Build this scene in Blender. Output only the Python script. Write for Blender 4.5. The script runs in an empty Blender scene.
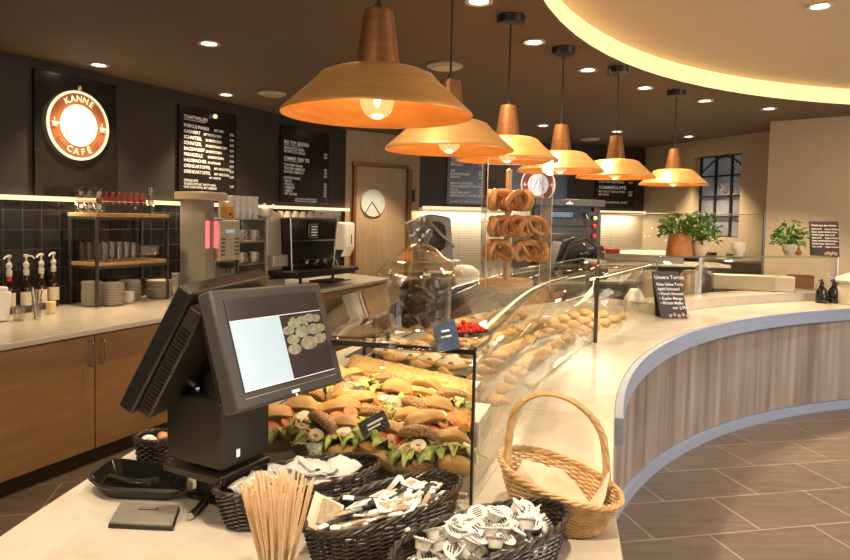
import bpy, bmesh, math, random
from mathutils import Vector, Matrix, Euler
PI=math.pi; R=math.radians
random.seed(7)
sc=bpy.context.scene; COL=sc.collection
# ------------------------------------------------------------------ camera model
F=680.;EYE=1.65;PITCH=R(3.1);ROLL=R(1.2);SH=25.
cr,sr=math.cos(ROLL),math.sin(ROLL); cp,sp=math.cos(PITCH),math.sin(PITCH)
def ray(u,v):
    x=(u-425)/F; y=(280-SH-v)/F
    xr=cr*x-sr*y; yr=sr*x+cr*y
    return (xr,cp+sp*yr,cp*yr-sp)
def atz(u,v,z):
    d=ray(u,v); t=(z-EYE)/d[2]; return (d[0]*t,d[1]*t)
def aty(u,v,Y):
    d=ray(u,v); t=Y/d[1]; return (d[0]*t,Y,EYE+d[2]*t)
cam=bpy.data.cameras.new('camera'); co=bpy.data.objects.new('camera',cam); COL.objects.link(co)
X=Vector((cr,0,0))+sr*Vector((0,sp,cp)); Yv=-sr*Vector((1,0,0))+cr*Vector((0,sp,cp)); Z=-Vector((0,cp,-sp))
m=Matrix((X,Yv,Z)).transposed().to_4x4(); m.translation=Vector((0,0,EYE)); co.matrix_world=m
cam.sensor_width=36; cam.lens=F*36/850; cam.shift_y=-SH/850; cam.clip_start=.02; sc.camera=co
# ------------------------------------------------------------------ materials
def nodes(name):
    m=bpy.data.materials.new(name); m.use_nodes=True; nt=m.node_tree; nt.nodes.clear()
    return m,nt,nt.nodes.new('ShaderNodeOutputMaterial')
def mat(name,col,rough=.5,metal=0,col2=None,scale=(20,20,20),lo=.35,hi=.65,detail=4,bump=0,emis=0,coat=0,spec=.5,sss=0,tex='noise'):
    m,nt,out=nodes(name); b=nt.nodes.new('ShaderNodeBsdfPrincipled'); nt.links.new(b.outputs[0],out.inputs[0])
    b.inputs['Base Color'].default_value=(*col,1); b.inputs['Roughness'].default_value=rough; b.inputs['Metallic'].default_value=metal
    b.inputs['Specular IOR Level'].default_value=spec
    if coat: b.inputs['Coat Weight'].default_value=coat; b.inputs['Coat Roughness'].default_value=.1
    if emis: b.inputs['Emission Color'].default_value=(*col,1); b.inputs['Emission Strength'].default_value=emis
    if col2 or bump:
        tc=nt.nodes.new('ShaderNodeTexCoord'); mp=nt.nodes.new('ShaderNodeMapping'); mp.inputs['Scale'].default_value=scale
        nt.links.new(tc.outputs['Object'],mp.inputs[0])
        if tex=='noise': n=nt.nodes.new('ShaderNodeTexNoise'); n.inputs['Scale'].default_value=1; n.inputs['Detail'].default_value=detail
        else: n=nt.nodes.new('ShaderNodeTexVoronoi'); n.inputs['Scale'].default_value=1
        nt.links.new(mp.outputs[0],n.inputs['Vector'])
        if col2:
            r=nt.nodes.new('ShaderNodeValToRGB'); r.color_ramp.elements[0].position=lo; r.color_ramp.elements[1].position=hi
            r.color_ramp.elements[0].color=(*col,1); r.color_ramp.elements[1].color=(*col2,1)
            nt.links.new(n.outputs[0],r.inputs[0]); nt.links.new(r.outputs[0],b.inputs['Base Color'])
            if emis: nt.links.new(r.outputs[0],b.inputs['Emission Color'])
        if bump:
            bp=nt.nodes.new('ShaderNodeBump'); bp.inputs['Strength'].default_value=bump; bp.inputs['Distance'].default_value=.003
            nt.links.new(n.outputs[0],bp.inputs['Height']); nt.links.new(bp.outputs[0],b.inputs['Normal'])
    return m
def glass(name,tint=(1,1,1),base=.04,rough=0.0,gl=(1,1,1),top=.58):
    m,nt,out=nodes(name); t=nt.nodes.new('ShaderNodeBsdfTransparent'); g=nt.nodes.new('ShaderNodeBsdfGlossy'); lw=nt.nodes.new('ShaderNodeLayerWeight'); mx=nt.nodes.new('ShaderNodeMixShader')
    t.inputs[0].default_value=(*tint,1); g.inputs['Roughness'].default_value=rough; g.inputs[0].default_value=(*gl,1); lw.inputs[0].default_value=.5
    p=nt.nodes.new('ShaderNodeMath'); p.operation='POWER'; p.inputs[1].default_value=4.5; nt.links.new(lw.outputs['Facing'],p.inputs[0])
    a=nt.nodes.new('ShaderNodeMath'); a.operation='MULTIPLY_ADD'; a.inputs[1].default_value=top; a.inputs[2].default_value=base; nt.links.new(p.outputs[0],a.inputs[0])
    nt.links.new(a.outputs[0],mx.inputs[0]); nt.links.new(t.outputs[0],mx.inputs[1]); nt.links.new(g.outputs[0],mx.inputs[2]); nt.links.new(mx.outputs[0],out.inputs[0])
    return m
def brickmat(name,c1,c2,mort,bw,bh,off,msize,rot=0,shift=(0,0),rough=.4,vert=False,spec=.5,grain=None,bump=.3,world_ang=0):
    m,nt,out=nodes(name); b=nt.nodes.new('ShaderNodeBsdfPrincipled'); nt.links.new(b.outputs[0],out.inputs[0]); b.inputs['Roughness'].default_value=rough
    b.inputs['Specular IOR Level'].default_value=spec
    tc=nt.nodes.new('ShaderNodeTexCoord'); mp=nt.nodes.new('ShaderNodeMapping'); mp.vector_type='POINT'
    nt.links.new(tc.outputs['Object'],mp.inputs[0])
    if vert:   # local x along the wall, z up -> brick x,y
        mp.inputs['Rotation'].default_value=(-PI/2,0,0)
    else:
        mp.inputs['Rotation'].default_value=(0,0,rot)
    mp.inputs['Location'].default_value=(shift[0],shift[1],0)
    br=nt.nodes.new('ShaderNodeTexBrick'); br.offset=off; br.inputs['Scale'].default_value=1; br.inputs['Brick Width'].default_value=bw; br.inputs['Row Height'].default_value=bh
    br.inputs['Mortar Size'].default_value=msize; br.inputs['Mortar Smooth'].default_value=.1; br.inputs['Color1'].default_value=(*c1,1); br.inputs['Color2'].default_value=(*c2,1); br.inputs['Mortar'].default_value=(*mort,1)
    nt.links.new(mp.outputs[0],br.inputs[0]); last=br.outputs[0]
    if grain:
        mp2=nt.nodes.new('ShaderNodeMapping'); mp2.inputs['Rotation'].default_value=(0,0,rot); mp2.inputs['Scale'].default_value=grain
        nt.links.new(tc.outputs['Object'],mp2.inputs[0]); n=nt.nodes.new('ShaderNodeTexNoise'); n.inputs['Scale'].default_value=1; n.inputs['Detail'].default_value=5
        nt.links.new(mp2.outputs[0],n.inputs[0]); mx=nt.nodes.new('ShaderNodeMixRGB'); mx.blend_type='OVERLAY'; mx.inputs[0].default_value=.45
        nt.links.new(last,mx.inputs[1]); nt.links.new(n.outputs[0],mx.inputs[2]); last=mx.outputs[0]
    nt.links.new(last,b.inputs['Base Color'])
    bp=nt.nodes.new('ShaderNodeBump'); bp.inputs['Strength'].default_value=bump; bp.inputs['Distance'].default_value=.002; bp.invert=True
    nt.links.new(br.outputs['Fac'],bp.inputs['Height']); nt.links.new(bp.outputs[0],b.inputs['Normal'])
    return m
M={}
M['floor']=brickmat('floor_tile',(.165,.125,.095),(.20,.155,.12),(.38,.32,.26),.64,.43,.5,.005,rot=-R(12.4),shift=(-2.586+.32,-3.123),rough=.38,grain=(3,22,3))
M['brown_ceiling']=mat('brown_paint',(.135,.098,.068),.75,col2=(.142,.104,.073),scale=(3,3,3))
M['cream_ceiling']=mat('cream_paint',(.72,.60,.46),.8,col2=(.74,.62,.48),scale=(3,3,3))
M['dark_wall']=mat('dark_wall_paint',(.036,.033,.029),.6,col2=(.044,.040,.036),scale=(4,4,4))
M['beige_wall']=mat('beige_wall_paint',(.60,.50,.36),.5,col2=(.63,.53,.385),scale=(4,4,4))
M['black_tile']=brickmat('black_glazed_tile',(.012,.012,.014),(.018,.018,.02),(.05,.045,.04),.15,.15,0,.003,vert=True,rough=.12,bump=.4)
M['white_tile']=brickmat('white_slat_tile',(.75,.68,.55),(.78,.70,.57),(.42,.34,.25),.6,.035,0,.003,vert=True,rough=.4)
M['marble']=mat('white_stone_worktop',(.66,.60,.51),.24,col2=(.56,.49,.40),scale=(9,9,9),lo=.5,hi=.78,detail=8,coat=.2)
M['counter_wood']=mat('grey_brown_panel_wood',(.19,.145,.12),.5,col2=(.46,.39,.34),scale=(9,9,.5),lo=.3,hi=.72,detail=7,bump=.1)
M['cab_wood']=mat('tan_cabinet_wood',(.30,.17,.075),.45,col2=(.40,.24,.115),scale=(3,3,14),lo=.3,hi=.7,detail=6)
M['dark_brown']=mat('dark_brown_plinth',(.025,.014,.008),.5,col2=(.03,.018,.01))
M['door_wood']=mat('pale_oak_door',(.42,.30,.18),.5,col2=(.50,.36,.225),scale=(30,30,2),detail=6)
M['light_wood']=mat('light_board_wood',(.55,.30,.11),.45,col2=(.68,.42,.18),scale=(30,6,6),detail=5)
M['beech']=mat('beech_wood',(.66,.42,.20),.4,col2=(.78,.54,.29),scale=(30,8,30),detail=5,coat=.3)
M['stick']=mat('birch_stick_wood',(.80,.58,.34),.6,col2=(.92,.72,.46),scale=(60,60,8))
M['alu']=mat('blue_grey_metal_strip',(.36,.44,.60),.42,metal=.2,col2=(.40,.49,.66),scale=(2,2,60))
M['steel']=mat('brushed_steel',(.55,.52,.47),.28,metal=1,col2=(.62,.59,.54),scale=(4,80,80))
M['dark_steel']=mat('dark_metal',(.10,.095,.085),.38,metal=.8,col2=(.13,.12,.11),scale=(30,30,30))
M['black_plastic']=mat('black_plastic',(.016,.015,.014),.36,col2=(.02,.019,.018),scale=(300,300,300),bump=.06)
M['grey_plastic']=mat('charcoal_plastic',(.055,.055,.055),.42,col2=(.065,.064,.062),scale=(400,400,400),bump=.08)
M['brown_plastic']=mat('warm_black_plastic',(.035,.031,.024),.33,col2=(.04,.035,.028),scale=(300,300,300),bump=.05)
M['black_gloss']=mat('black_gloss',(.012,.011,.011),.12,col2=(.016,.015,.014))
M['white_ceramic']=mat('white_porcelain',(.80,.75,.66),.2,col2=(.82,.77,.68),coat=.4)
M['paper']=mat('white_paper',(.88,.87,.85),.7,col2=(.91,.90,.88),scale=(50,50,50))
M['paper_warm']=mat('cream_paper',(.80,.70,.54),.75,col2=(.84,.74,.58),scale=(40,40,40),bump=.2)
M['print_black']=mat('black_print',(.03,.028,.03),.6,col2=(.04,.036,.038))
M['print_brown']=mat('brown_print',(.38,.30,.19),.6,col2=(.52,.43,.30),scale=(90,90,90))
M['text']=mat('chalk_white_lettering',(.80,.78,.74),.6,col2=(.84,.82,.78),emis=.12)
M['board']=mat('black_menu_board',(.016,.014,.013),.24,col2=(.02,.018,.017),scale=(5,5,5))
M['chalk_board']=mat('slate_sign',(.035,.022,.024),.5,col2=(.045,.03,.03),scale=(20,20,20))
M['copper']=mat('copper_gold_enamel',(.66,.35,.115),.4,metal=.45,col2=(.80,.46,.17),scale=(6,6,70),lo=.3,hi=.7,detail=6)
M['copper_in']=mat('orange_copper_inside',(.52,.19,.035),.5,metal=.25,col2=(.64,.26,.06),scale=(8,8,50))
M['copper_neck']=mat('bronze_neck',(.27,.12,.045),.42,metal=.6,col2=(.32,.15,.06),scale=(6,6,60))
M['wicker_black']=mat('black_wicker',(.022,.016,.012),.38,col2=(.05,.036,.026),scale=(120,120,120),coat=.3)
M['wicker_tan']=mat('tan_willow',(.58,.36,.15),.45,col2=(.80,.57,.28),scale=(45,45,45),detail=5)
M['brass']=mat('brass',(.85,.58,.22),.25,metal=1,col2=(.9,.62,.26))
M['blue_tag']=mat('blue_card',(.05,.10,.19),.5,col2=(.06,.115,.21))
M['red_candy']=mat('red_jelly',(.62,.02,.01),.25,col2=(.80,.06,.02),scale=(60,60,60),coat=.5)
M['choc']=mat('dark_chocolate',(.03,.013,.006),.35,col2=(.06,.025,.012),scale=(40,40,40))
M['bun']=mat('golden_roll_crust',(.42,.19,.045),.5,col2=(.74,.45,.16),scale=(16,16,16),lo=.3,hi=.62,detail=5,bump=.3)
M['bun_seed']=mat('seeded_roll_crust',(.72,.50,.26),.6,col2=(.30,.14,.05),scale=(220,220,220),lo=.25,hi=.5,tex='vor',bump=.5)
M['crumb']=mat('bread_crumb',(.82,.66,.40),.75,col2=(.88,.74,.50),scale=(90,90,90),bump=.3)
M['lettuce']=mat('lettuce_leaf',(.20,.32,.04),.45,col2=(.62,.66,.24),scale=(45,45,45),lo=.3,hi=.7)
M['ham']=mat('pink_ham',(.62,.27,.17),.45,col2=(.74,.42,.29),scale=(60,60,60))
M['tomato']=mat('tomato',(.55,.10,.03),.3,col2=(.70,.24,.08),scale=(70,70,70))
M['egg']=mat('egg_white',(.84,.78,.66),.4,col2=(.80,.74,.62),scale=(70,70,70))
M['cheese_pale']=mat('pale_baked_cheese',(.46,.20,.045),.6,col2=(.66,.45,.19),scale=(42,42,42),lo=.32,hi=.5,detail=7,bump=.8)
M['cheese_org']=mat('golden_baked_cheese',(.40,.11,.02),.6,col2=(.66,.34,.08),scale=(55,55,55),lo=.34,hi=.56,detail=8,bump=1)
M['pretzel']=mat('pretzel_crust',(.46,.19,.055),.3,col2=(.76,.45,.18),scale=(35,35,35),lo=.35,hi=.7,coat=.35)
M['icing']=mat('cream_icing',(.82,.74,.56),.5,col2=(.12,.06,.03),scale=(30,30,30),lo=.55,hi=.62,detail=5)
M['leaf']=mat('green_leaf',(.045,.13,.015),.45,col2=(.12,.26,.045),scale=(25,25,25))
M['terracotta']=mat('terracotta',(.42,.17,.055),.7,col2=(.5,.22,.08),scale=(20,20,20))
M['amber']=mat('amber_box',(.72,.30,.04),.4,col2=(.80,.38,.06))
M['red']=mat('red_enamel',(.62,.03,.03),.35,col2=(.68,.05,.05))
M['red_lit']=mat('red_lit_strip',(1,.12,.12),.4,col2=(1,.16,.16),emis=1.2)
M['beige_metal']=mat('beige_panel',(.62,.54,.42),.35,metal=.3,col2=(.66,.58,.46),scale=(10,10,10))
M['syrup']=mat('dark_syrup_bottle',(.02,.009,.006),.12,col2=(.03,.012,.008),coat=.5)
M['beer']=mat('red_brown_bottle',(.20,.035,.022),.2,col2=(.28,.06,.04),coat=.5)
M['grey_card']=mat('grey_card',(.24,.22,.19),.42,col2=(.28,.255,.22),scale=(20,20,20))
M['candle']=mat('pale_wax',(.80,.62,.34),.6,col2=(.84,.66,.38),sss=.1)
M['pink']=mat('pale_pink_glaze',(.72,.52,.42),.45,col2=(.80,.66,.56),scale=(25,25,25))
M['logo_brown']=mat('sign_brown',(.28,.085,.028),.4,col2=(.34,.11,.04),scale=(6,6,6),emis=.35)
M['logo_cream']=mat('sign_cream',(.95,.74,.45),.4,col2=(.97,.77,.48),emis=.9)
M['logo_white']=mat('sign_white_lit',(1,.93,.88),.4,col2=(1,.95,.9),emis=.85)
M['logo_line']=mat('sign_mauve_line',(.20,.14,.22),.4,col2=(.26,.19,.28),emis=.15)
M['logo_red']=mat('sign_red',(.42,.085,.06),.4,col2=(.48,.10,.08),emis=.35)
M['lamp_lit']=mat('downlight_glow',(1,.84,.62),.4,col2=(1,.86,.66),emis=14)
M['cove_lit']=mat('cove_led_glow',(1,.70,.26),.4,col2=(1,.73,.30),emis=1.15)
M['case_lit']=mat('case_led_glow',(1,.80,.5),.4,col2=(1,.82,.53),emis=3)
M['ledge_lit']=mat('ledge_led_glow',(1,.78,.48),.4,col2=(1,.80,.5),emis=.8)
M['filament']=mat('bulb_filament',(1,.80,.48),.4,col2=(1,.82,.5),emis=25)
M['screen_blue']=mat('screen_pale_blue',(.42,.56,.68),.3,col2=(.44,.58,.70),scale=(30,30,30),emis=.38)
M['screen_dark']=mat('screen_dark',(.030,.022,.024),.2,col2=(.034,.026,.028),emis=.4)
M['screen_line']=mat('screen_line',(.75,.72,.72),.3,col2=(.8,.76,.76),emis=.6)
M['scr_bread']=mat('screen_bread_picture',(.55,.50,.42),.3,col2=(.30,.25,.16),scale=(70,70,70),emis=.22)
M['scr_green']=mat('screen_green_picture',(.22,.34,.08),.3,col2=(.5,.52,.28),scale=(90,90,90),emis=.25)
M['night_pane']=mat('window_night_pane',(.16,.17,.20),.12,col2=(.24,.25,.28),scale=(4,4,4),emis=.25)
M['frost']=mat('frosted_porthole',(.55,.60,.58),.25,col2=(.60,.64,.62),scale=(12,12,12))
M['slicer_grey']=mat('slicer_grey',(.34,.32,.28),.4,metal=.2,col2=(.38,.36,.32))
M['soap']=mat('white_plastic',(.74,.70,.62),.3,col2=(.77,.73,.65))
M['clear']=glass('clear_glass',(.985,.99,.98),.03)
M['bulb_glass']=glass('glowing_bulb_glass',(1,.93,.8),.05)
_nt=M['bulb_glass'].node_tree; _e=_nt.nodes.new('ShaderNodeEmission'); _e.inputs[0].default_value=(1,.68,.34,1); _e.inputs[1].default_value=.28
_a=_nt.nodes.new('ShaderNodeAddShader'); _o=[n for n in _nt.nodes if n.type=='OUTPUT_MATERIAL'][0]; _l=_o.inputs[0].links[0].from_socket
_nt.links.new(_l,_a.inputs[0]); _nt.links.new(_e.outputs[0],_a.inputs[1]); _nt.links.new(_a.outputs[0],_o.inputs[0])
M['pane']=glass('display_pane_glass',(.96,.97,.95),.04)
M['acrylic']=glass('clear_acrylic',(.98,.98,.985),.03)
M['jar']=glass('thick_jar_glass',(.93,.92,.89),.10,.02)
M['tumbler']=glass('tumbler_glass',(.90,.88,.85),.10,.03)
M['glass_edge']=mat('green_glass_edge',(.10,.15,.11),.2,col2=(.14,.2,.15),coat=.5)
# ------------------------------------------------------------------ mesh builder
class MB:
    def __init__(s): s.v=[];s.f=[];s.mi=[]
    def add(s,vs,fs,T=None,mi=0):
        o=len(s.v)
        for p in vs:
            p=Vector(p)
            if T is not None: p=T@p
            s.v.append(p)
        for f in fs: s.f.append(tuple(i+o for i in f)); s.mi.append(mi)
        return s
    def box(s,c,d,T=None,mi=0,rz=0,rx=0,ry=0):
        x,y,z=d[0]/2,d[1]/2,d[2]/2
        vs=[(-x,-y,-z),(x,-y,-z),(x,y,-z),(-x,y,-z),(-x,-y,z),(x,-y,z),(x,y,z),(-x,y,z)]
        L=Matrix.Translation(c)@Euler((rx,ry,rz)).to_matrix().to_4x4()
        return s.add(vs,[(3,2,1,0),(4,5,6,7),(0,1,5,4),(1,2,6,5),(2,3,7,6),(3,0,4,7)],(T@L) if T is not None else L,mi)
    def lathe(s,prof,n=24,c=(0,0,0),T=None,mi=0,sx=1,sy=1,a0=0,a1=2*PI,capb=True,capt=True):
        full=abs(a1-a0-2*PI)<1e-6; k=n if full else n+1
        vs=[];fs=[]
        for r,z in prof:
            for i in range(k):
                a=a0+(a1-a0)*i/n; vs.append((c[0]+r*sx*math.cos(a),c[1]+r*sy*math.sin(a),c[2]+z))
        for j in range(len(prof)-1):
            for i in range(n):
                i2=(i+1)%k if full else i+1
                fs.append((j*k+i,j*k+i2,(j+1)*k+i2,(j+1)*k+i))
        if full and capb and prof[0][0]>1e-5: fs.append(tuple(range(n-1,-1,-1)))
        if full and capt and prof[-1][0]>1e-5: fs.append(tuple((len(prof)-1)*k+i for i in range(n)))
        return s.add(vs,fs,T,mi)
    def tube(s,pts,r,n=8,T=None,mi=0,closed=False,cap=True):
        P=[Vector(p) for p in pts]; N=len(P); rs=r if isinstance(r,(list,tuple)) else [r]*N
        vs=[];fs=[];up=None
        for i in range(N):
            a=P[(i-1)%N] if (i or closed) else P[0]; b=P[(i+1)%N] if (i<N-1 or closed) else P[-1]
            t=(b-a); t=t.normalized() if t.length>1e-9 else Vector((0,0,1))
            if up is None:
                up=Vector((0,0,1)) if abs(t.z)<.9 else Vector((1,0,0))
            x=t.cross(up); x=x.normalized() if x.length>1e-6 else Vector((1,0,0)); y=x.cross(t).normalized(); up=y
            for k in range(n):
                q=2*PI*k/n; vs.append(P[i]+rs[i]*(math.cos(q)*x+math.sin(q)*y))
        for i in range(N if closed else N-1):
            for k in range(n):
                k2=(k+1)%n; j=(i+1)%N
                fs.append((i*n+k,j*n+k,j*n+k2,i*n+k2))
        if not closed and cap: fs.append(tuple(range(n))); fs.append(tuple((N-1)*n+k for k in range(n-1,-1,-1)))
        return s.add(vs,fs,T,mi)
    def blob(s,c,d,T=None,mi=0,n=16,m=10,amp=.0,fr=3,seed=0,flat=None,rot=None):
        rnd=random.Random(seed); ph=[rnd.random()*6.3 for _ in range(6)]
        vs=[];fs=[]
        L=Matrix.Translation(c)@(rot.to_matrix().to_4x4() if rot else Matrix())
        for j in range(m+1):
            t=PI*j/m
            for i in range(n):
                a=2*PI*i/n; x,y,z=math.sin(t)*math.cos(a),math.sin(t)*math.sin(a),math.cos(t)
                k=1+amp*(math.sin(fr*x+ph[0])+math.sin(fr*1.7*y+ph[1])+math.sin(fr*1.3*z+ph[2])+.5*math.sin(fr*2.9*(x+y)+ph[3]))
                if flat is not None: z=max(z,flat)
                vs.append((x*k*d[0],y*k*d[1],z*k*d[2]))
        for j in range(m):
            for i in range(n): fs.append((j*n+i,(j+1)*n+i,(j+1)*n+(i+1)%n,j*n+(i+1)%n))
        return s.add(vs,fs,(T@L) if T is not None else L,mi)
    def prism(s,poly,z0,z1,T=None,mi=0):
        n=len(poly); a=sum(poly[i][0]*poly[(i+1)%n][1]-poly[(i+1)%n][0]*poly[i][1] for i in range(n))
        if a<0: poly=poly[::-1]
        vs=[(x,y,z0) for x,y in poly]+[(x,y,z1) for x,y in poly]
        fs=[tuple(range(n-1,-1,-1)),tuple(range(n,2*n))]+[(i,(i+1)%n,n+(i+1)%n,n+i) for i in range(n)]
        return s.add(vs,fs,T,mi)
    def ribbon(s,A,B,th=0,T=None,mi=0,closed=False):   # ruled strip between two polylines
        n=len(A); vs=list(A)+list(B); fs=[(i,i+1,n+i+1,n+i) for i in range(n-1)]
        if closed: fs.append((n-1,0,n,2*n-1))
        return s.add(vs,fs,T,mi)
    def build(s,name,mats,parent=None,bevel=0,seg=2,smooth=35,solid=0,loc=None,rz=0,sub=0):
        me=bpy.data.meshes.new(name); me.from_pydata([tuple(v) for v in s.v],[],s.f)
        if not isinstance(mats,(list,tuple)): mats=[mats]
        for k in mats: me.materials.append(M[k] if isinstance(k,str) else k)
        me.polygons.foreach_set('material_index',s.mi); me.update()
        bm=bmesh.new(); bm.from_mesh(me); bmesh.ops.remove_doubles(bm,verts=bm.verts,dist=1e-6)
        bmesh.ops.recalc_face_normals(bm,faces=bm.faces) if not solid else None
        bm.to_mesh(me); bm.free()
        if smooth: me.shade_smooth(); me.set_sharp_from_angle(angle=R(smooth))
        o=bpy.data.objects.new(name,me); COL.objects.link(o)
        if parent: o.parent=parent
        if loc is not None: o.location=loc
        o.rotation_euler[2]=rz
        if solid: md=o.modifiers.new('thickness','SOLIDIFY'); md.thickness=solid; md.offset=0
        if bevel: md=o.modifiers.new('bevel','BEVEL'); md.width=bevel; md.segments=seg; md.limit_method='ANGLE'
        if sub: md=o.modifiers.new('smooth','SUBSURF'); md.levels=sub; md.render_levels=sub
        return o
def thing(name,label,cat,loc=(0,0,0),rz=0,group=None):
    o=bpy.data.objects.new(name,None); COL.objects.link(o); o.empty_display_size=.05
    o.location=loc; o.rotation_euler=(0,0,rz); o['label']=label; o['category']=cat
    if group: o['group']=group
    return o
def tag(o,label,cat,group=None,kind=None):
    o['label']=label; o['category']=cat
    if group: o['group']=group
    if kind: o['kind']=kind
    return o
def struct(o): o['kind']='structure'; return o
KIDS={}
def kids(o):
    if o.name not in KIDS: KIDS[o.name]=[c for c in COL.objects if c.parent==o]
    return KIDS[o.name]
def dup(o,loc=None,rot=None,label=None,group=None,parent=None,scale=None):
    c=o.copy(); COL.objects.link(c)
    if parent is not None: c.parent=parent
    if loc is not None: c.location=loc
    if rot is not None: c.rotation_euler=rot
    if scale is not None: c.scale=scale
    if label: c['label']=label
    if group: c['group']=group
    for k in kids(o): dup(k,parent=c)
    return c
def place(first,o,loc,rot,label,group=None,scale=None):
    """the first placement moves the original, the later ones copy it"""
    if not o.get('_used'):
        kids(o)
        for k in kids(o): kids(k)
        o['_used']=1; o.location=loc; o.rotation_euler=rot; o['label']=label
        if group: o['group']=group
        if scale is not None: o.scale=scale
        return o
    return dup(o,loc,rot,label,group,scale=scale)
def textmesh(lines,T0,mb,mi=0):
    """lines: (string,x,y,size,align[,bend radius]) laid in the local XY plane, placed by matrix T0"""
    for ln in lines:
        s_,x,y,size,al=ln[:5]
        cu=bpy.data.curves.new('t','FONT'); cu.body=s_; cu.size=size; cu.align_x=al; cu.extrude=0; cu.resolution_u=2
        if len(ln)>6: cu.offset=ln[6]
        ob=bpy.data.objects.new('t',cu); me=bpy.data.meshes.new_from_object(ob)
        vs=[v.co.copy() for v in me.vertices]; fs=[tuple(p.vertices) for p in me.polygons]
        if len(ln)>5 and ln[5]:
            rad=ln[5]; out=[]
            for v in vs:
                rr=rad+v.y; a=v.x/abs(rad); out.append(Vector((rr*math.sin(a),(rr*math.cos(a)),0)))
            vs=out
        else: pass
        vs=[Vector((v.x+x,v.y+y,0)) for v in vs]
        mb.add(vs,fs,T0,mi); bpy.data.objects.remove(ob); bpy.data.curves.remove(cu); bpy.data.meshes.remove(me)
STAND=Matrix.Rotation(PI/2,4,'X')     # XY plane -> XZ plane facing -Y
# ------------------------------------------------------------------ frames
WZ=.92; GZ=1.32; CZ=2.80
C0=(6.0,1.1)
def pol(r,th,z=None):
    p=(C0[0]-r*math.cos(th),C0[1]+r*math.sin(th)); return p if z is None else (*p,z)
LE_=math.atan2(707-425,680); edx,edy=math.sin(LE_),math.cos(LE_); RE=PI/2-LE_   # counter edge direction
LA=math.atan2(762-425,680); ldx,ldy=math.sin(LA),math.cos(LA); RL=PI/2-LA   # wall direction
E0=atz(0,345,.9)
def LE(s,o,z=0): return (E0[0]+edx*s-edy*o,E0[1]+edy*s+edx*o,z)
def sez(u,v,z=.9):
    x,y=atz(u,v,z); x-=E0[0];y-=E0[1]; return (x*edx+y*edy,-x*edy+y*edx)
def proj(X_,Y_,Z_):
    Z_-=EYE; f=cp*Y_-sp*Z_; x=X_/f; y=(cp*Z_+sp*Y_)/f
    return (425+F*(cr*x+sr*y),280-SH-F*(-sr*x+cr*y))
def L(s,o,z=0): return (E0[0]+ldx*s-ldy*o,E0[1]+ldy*s+ldx*o,z)
def soz(u,v,z=.9):
    x,y=atz(u,v,z); x-=E0[0];y-=E0[1]; return (x*ldx+y*ldy,-x*ldy+y*ldx)
OW=1.25
def pxs(u,o_,z=.9):   # s on the row at distance o_ for image column u at eye level
    px,py,_=L(0,o_); nx,ny=ldy,-ldx; d=ray(u,215); t=(nx*px+ny*py)/(nx*d[0]+ny*d[1])
    x,y=d[0]*t-E0[0],d[1]*t-E0[1]; return x*ldx+y*ldy
def zs(v,u,s,o_):
    p=L(s,o_); return aty(u,v,p[1])[2]
def onw(u,v,o=OW):
    px,py,_=L(0,o); nx,ny=ldy,-ldx; d=ray(u,v); t=(nx*px+ny*py)/(nx*d[0]+ny*d[1])
    x,y=d[0]*t-E0[0],d[1]*t-E0[1]; return (x*ldx+y*ldy, EYE+d[2]*t)   # (s,z)
def arc(r,t0,t1,n,z=None): return [pol(r,t0+(t1-t0)*i/n,z) for i in range(n+1)]
# ================================================================== SETTING
b=MB(); b.prism([(-9,-4),(16,-4),(16,14),(-9,14)],-.1,0); struct(b.build('floor','floor',smooth=0))
# lower brown ceiling with the round opening, raised cream ceiling over it
CC=(4.94,2.01); CRAD=4.65; n=96
def sq(a):
    c,s=math.cos(a),math.sin(a); k=14/max(abs(c),abs(s)); return (CC[0]+c*k,CC[1]+s*k)
b=MB(); cz=[(CC[0]+CRAD*math.cos(2*PI*i/n),CC[1]+CRAD*math.sin(2*PI*i/n)) for i in range(n)]; so=[sq(2*PI*i/n) for i in range(n)]
cr2=[(CC[0]+(CRAD+.12)*math.cos(2*PI*i/n),CC[1]+(CRAD+.12)*math.sin(2*PI*i/n)) for i in range(n)]
b.ribbon([(*p,CZ) for p in cz],[(*p,CZ) for p in so],closed=True)
b.ribbon([(*p,CZ+.02) for p in cz],[(*p,CZ+.02) for p in so],closed=True)
b.ribbon([(*p,CZ) for p in cz],[(*p,CZ+.02) for p in cz],closed=True)
struct(b.build('ceiling','brown_ceiling',smooth=30))
b=MB(); b.lathe([(.01,0),(CRAD+.3,0),(CRAD+.3,.05),(.01,.05)],96,(CC[0],CC[1],CZ+.17)); struct(b.build('ceiling_raised','cream_ceiling'))
b=MB(); rr=CRAD+.03
b.lathe([(rr,CZ+.02),(rr,CZ+.17),(rr+.02,CZ+.17),(rr+.02,CZ+.02)],96,(CC[0],CC[1],0),capb=False,capt=False)
tag(b.build('cove_light_strip','cove_lit'),'warm yellow light strip glowing round the curved ceiling recess','ceiling light')
# left wall (dark paint above, black tiles below the lit ledge)
def wall(name,p,q,z0,z1,mt,th=.1,nm=None,side=1):
    d=Vector((q[0]-p[0],q[1]-p[1],0)); l=d.length; a=math.atan2(d.y,d.x)
    b=MB(); b.box((l/2,side*th/2,(z0+z1)/2),(l,th,z1-z0)); o=b.build(name,mt,smooth=0,loc=(p[0],p[1],0),rz=a); return struct(o)
LEDGE=onw(2,197)[1]
SE=pxs(345,OW)   # where the left wall meets the door wall
pa,pb=L(-4,OW),L(SE,OW)
wall('wall_left',pa[:2],pb[:2],LEDGE,CZ,'dark_wall')
pa2,pb2=L(-4,OW),L(SE,OW)
wall('wall_left_tiles',pa2[:2],pb2[:2],0,LEDGE,'black_tile')
b=MB(); b.box(((SE-4)/2,OW-.035,LEDGE-.0),(SE+4,.07,.035))
struct(b.build('trim_1','ledge_lit',smooth=0,loc=L(0,0),rz=RL))
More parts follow.
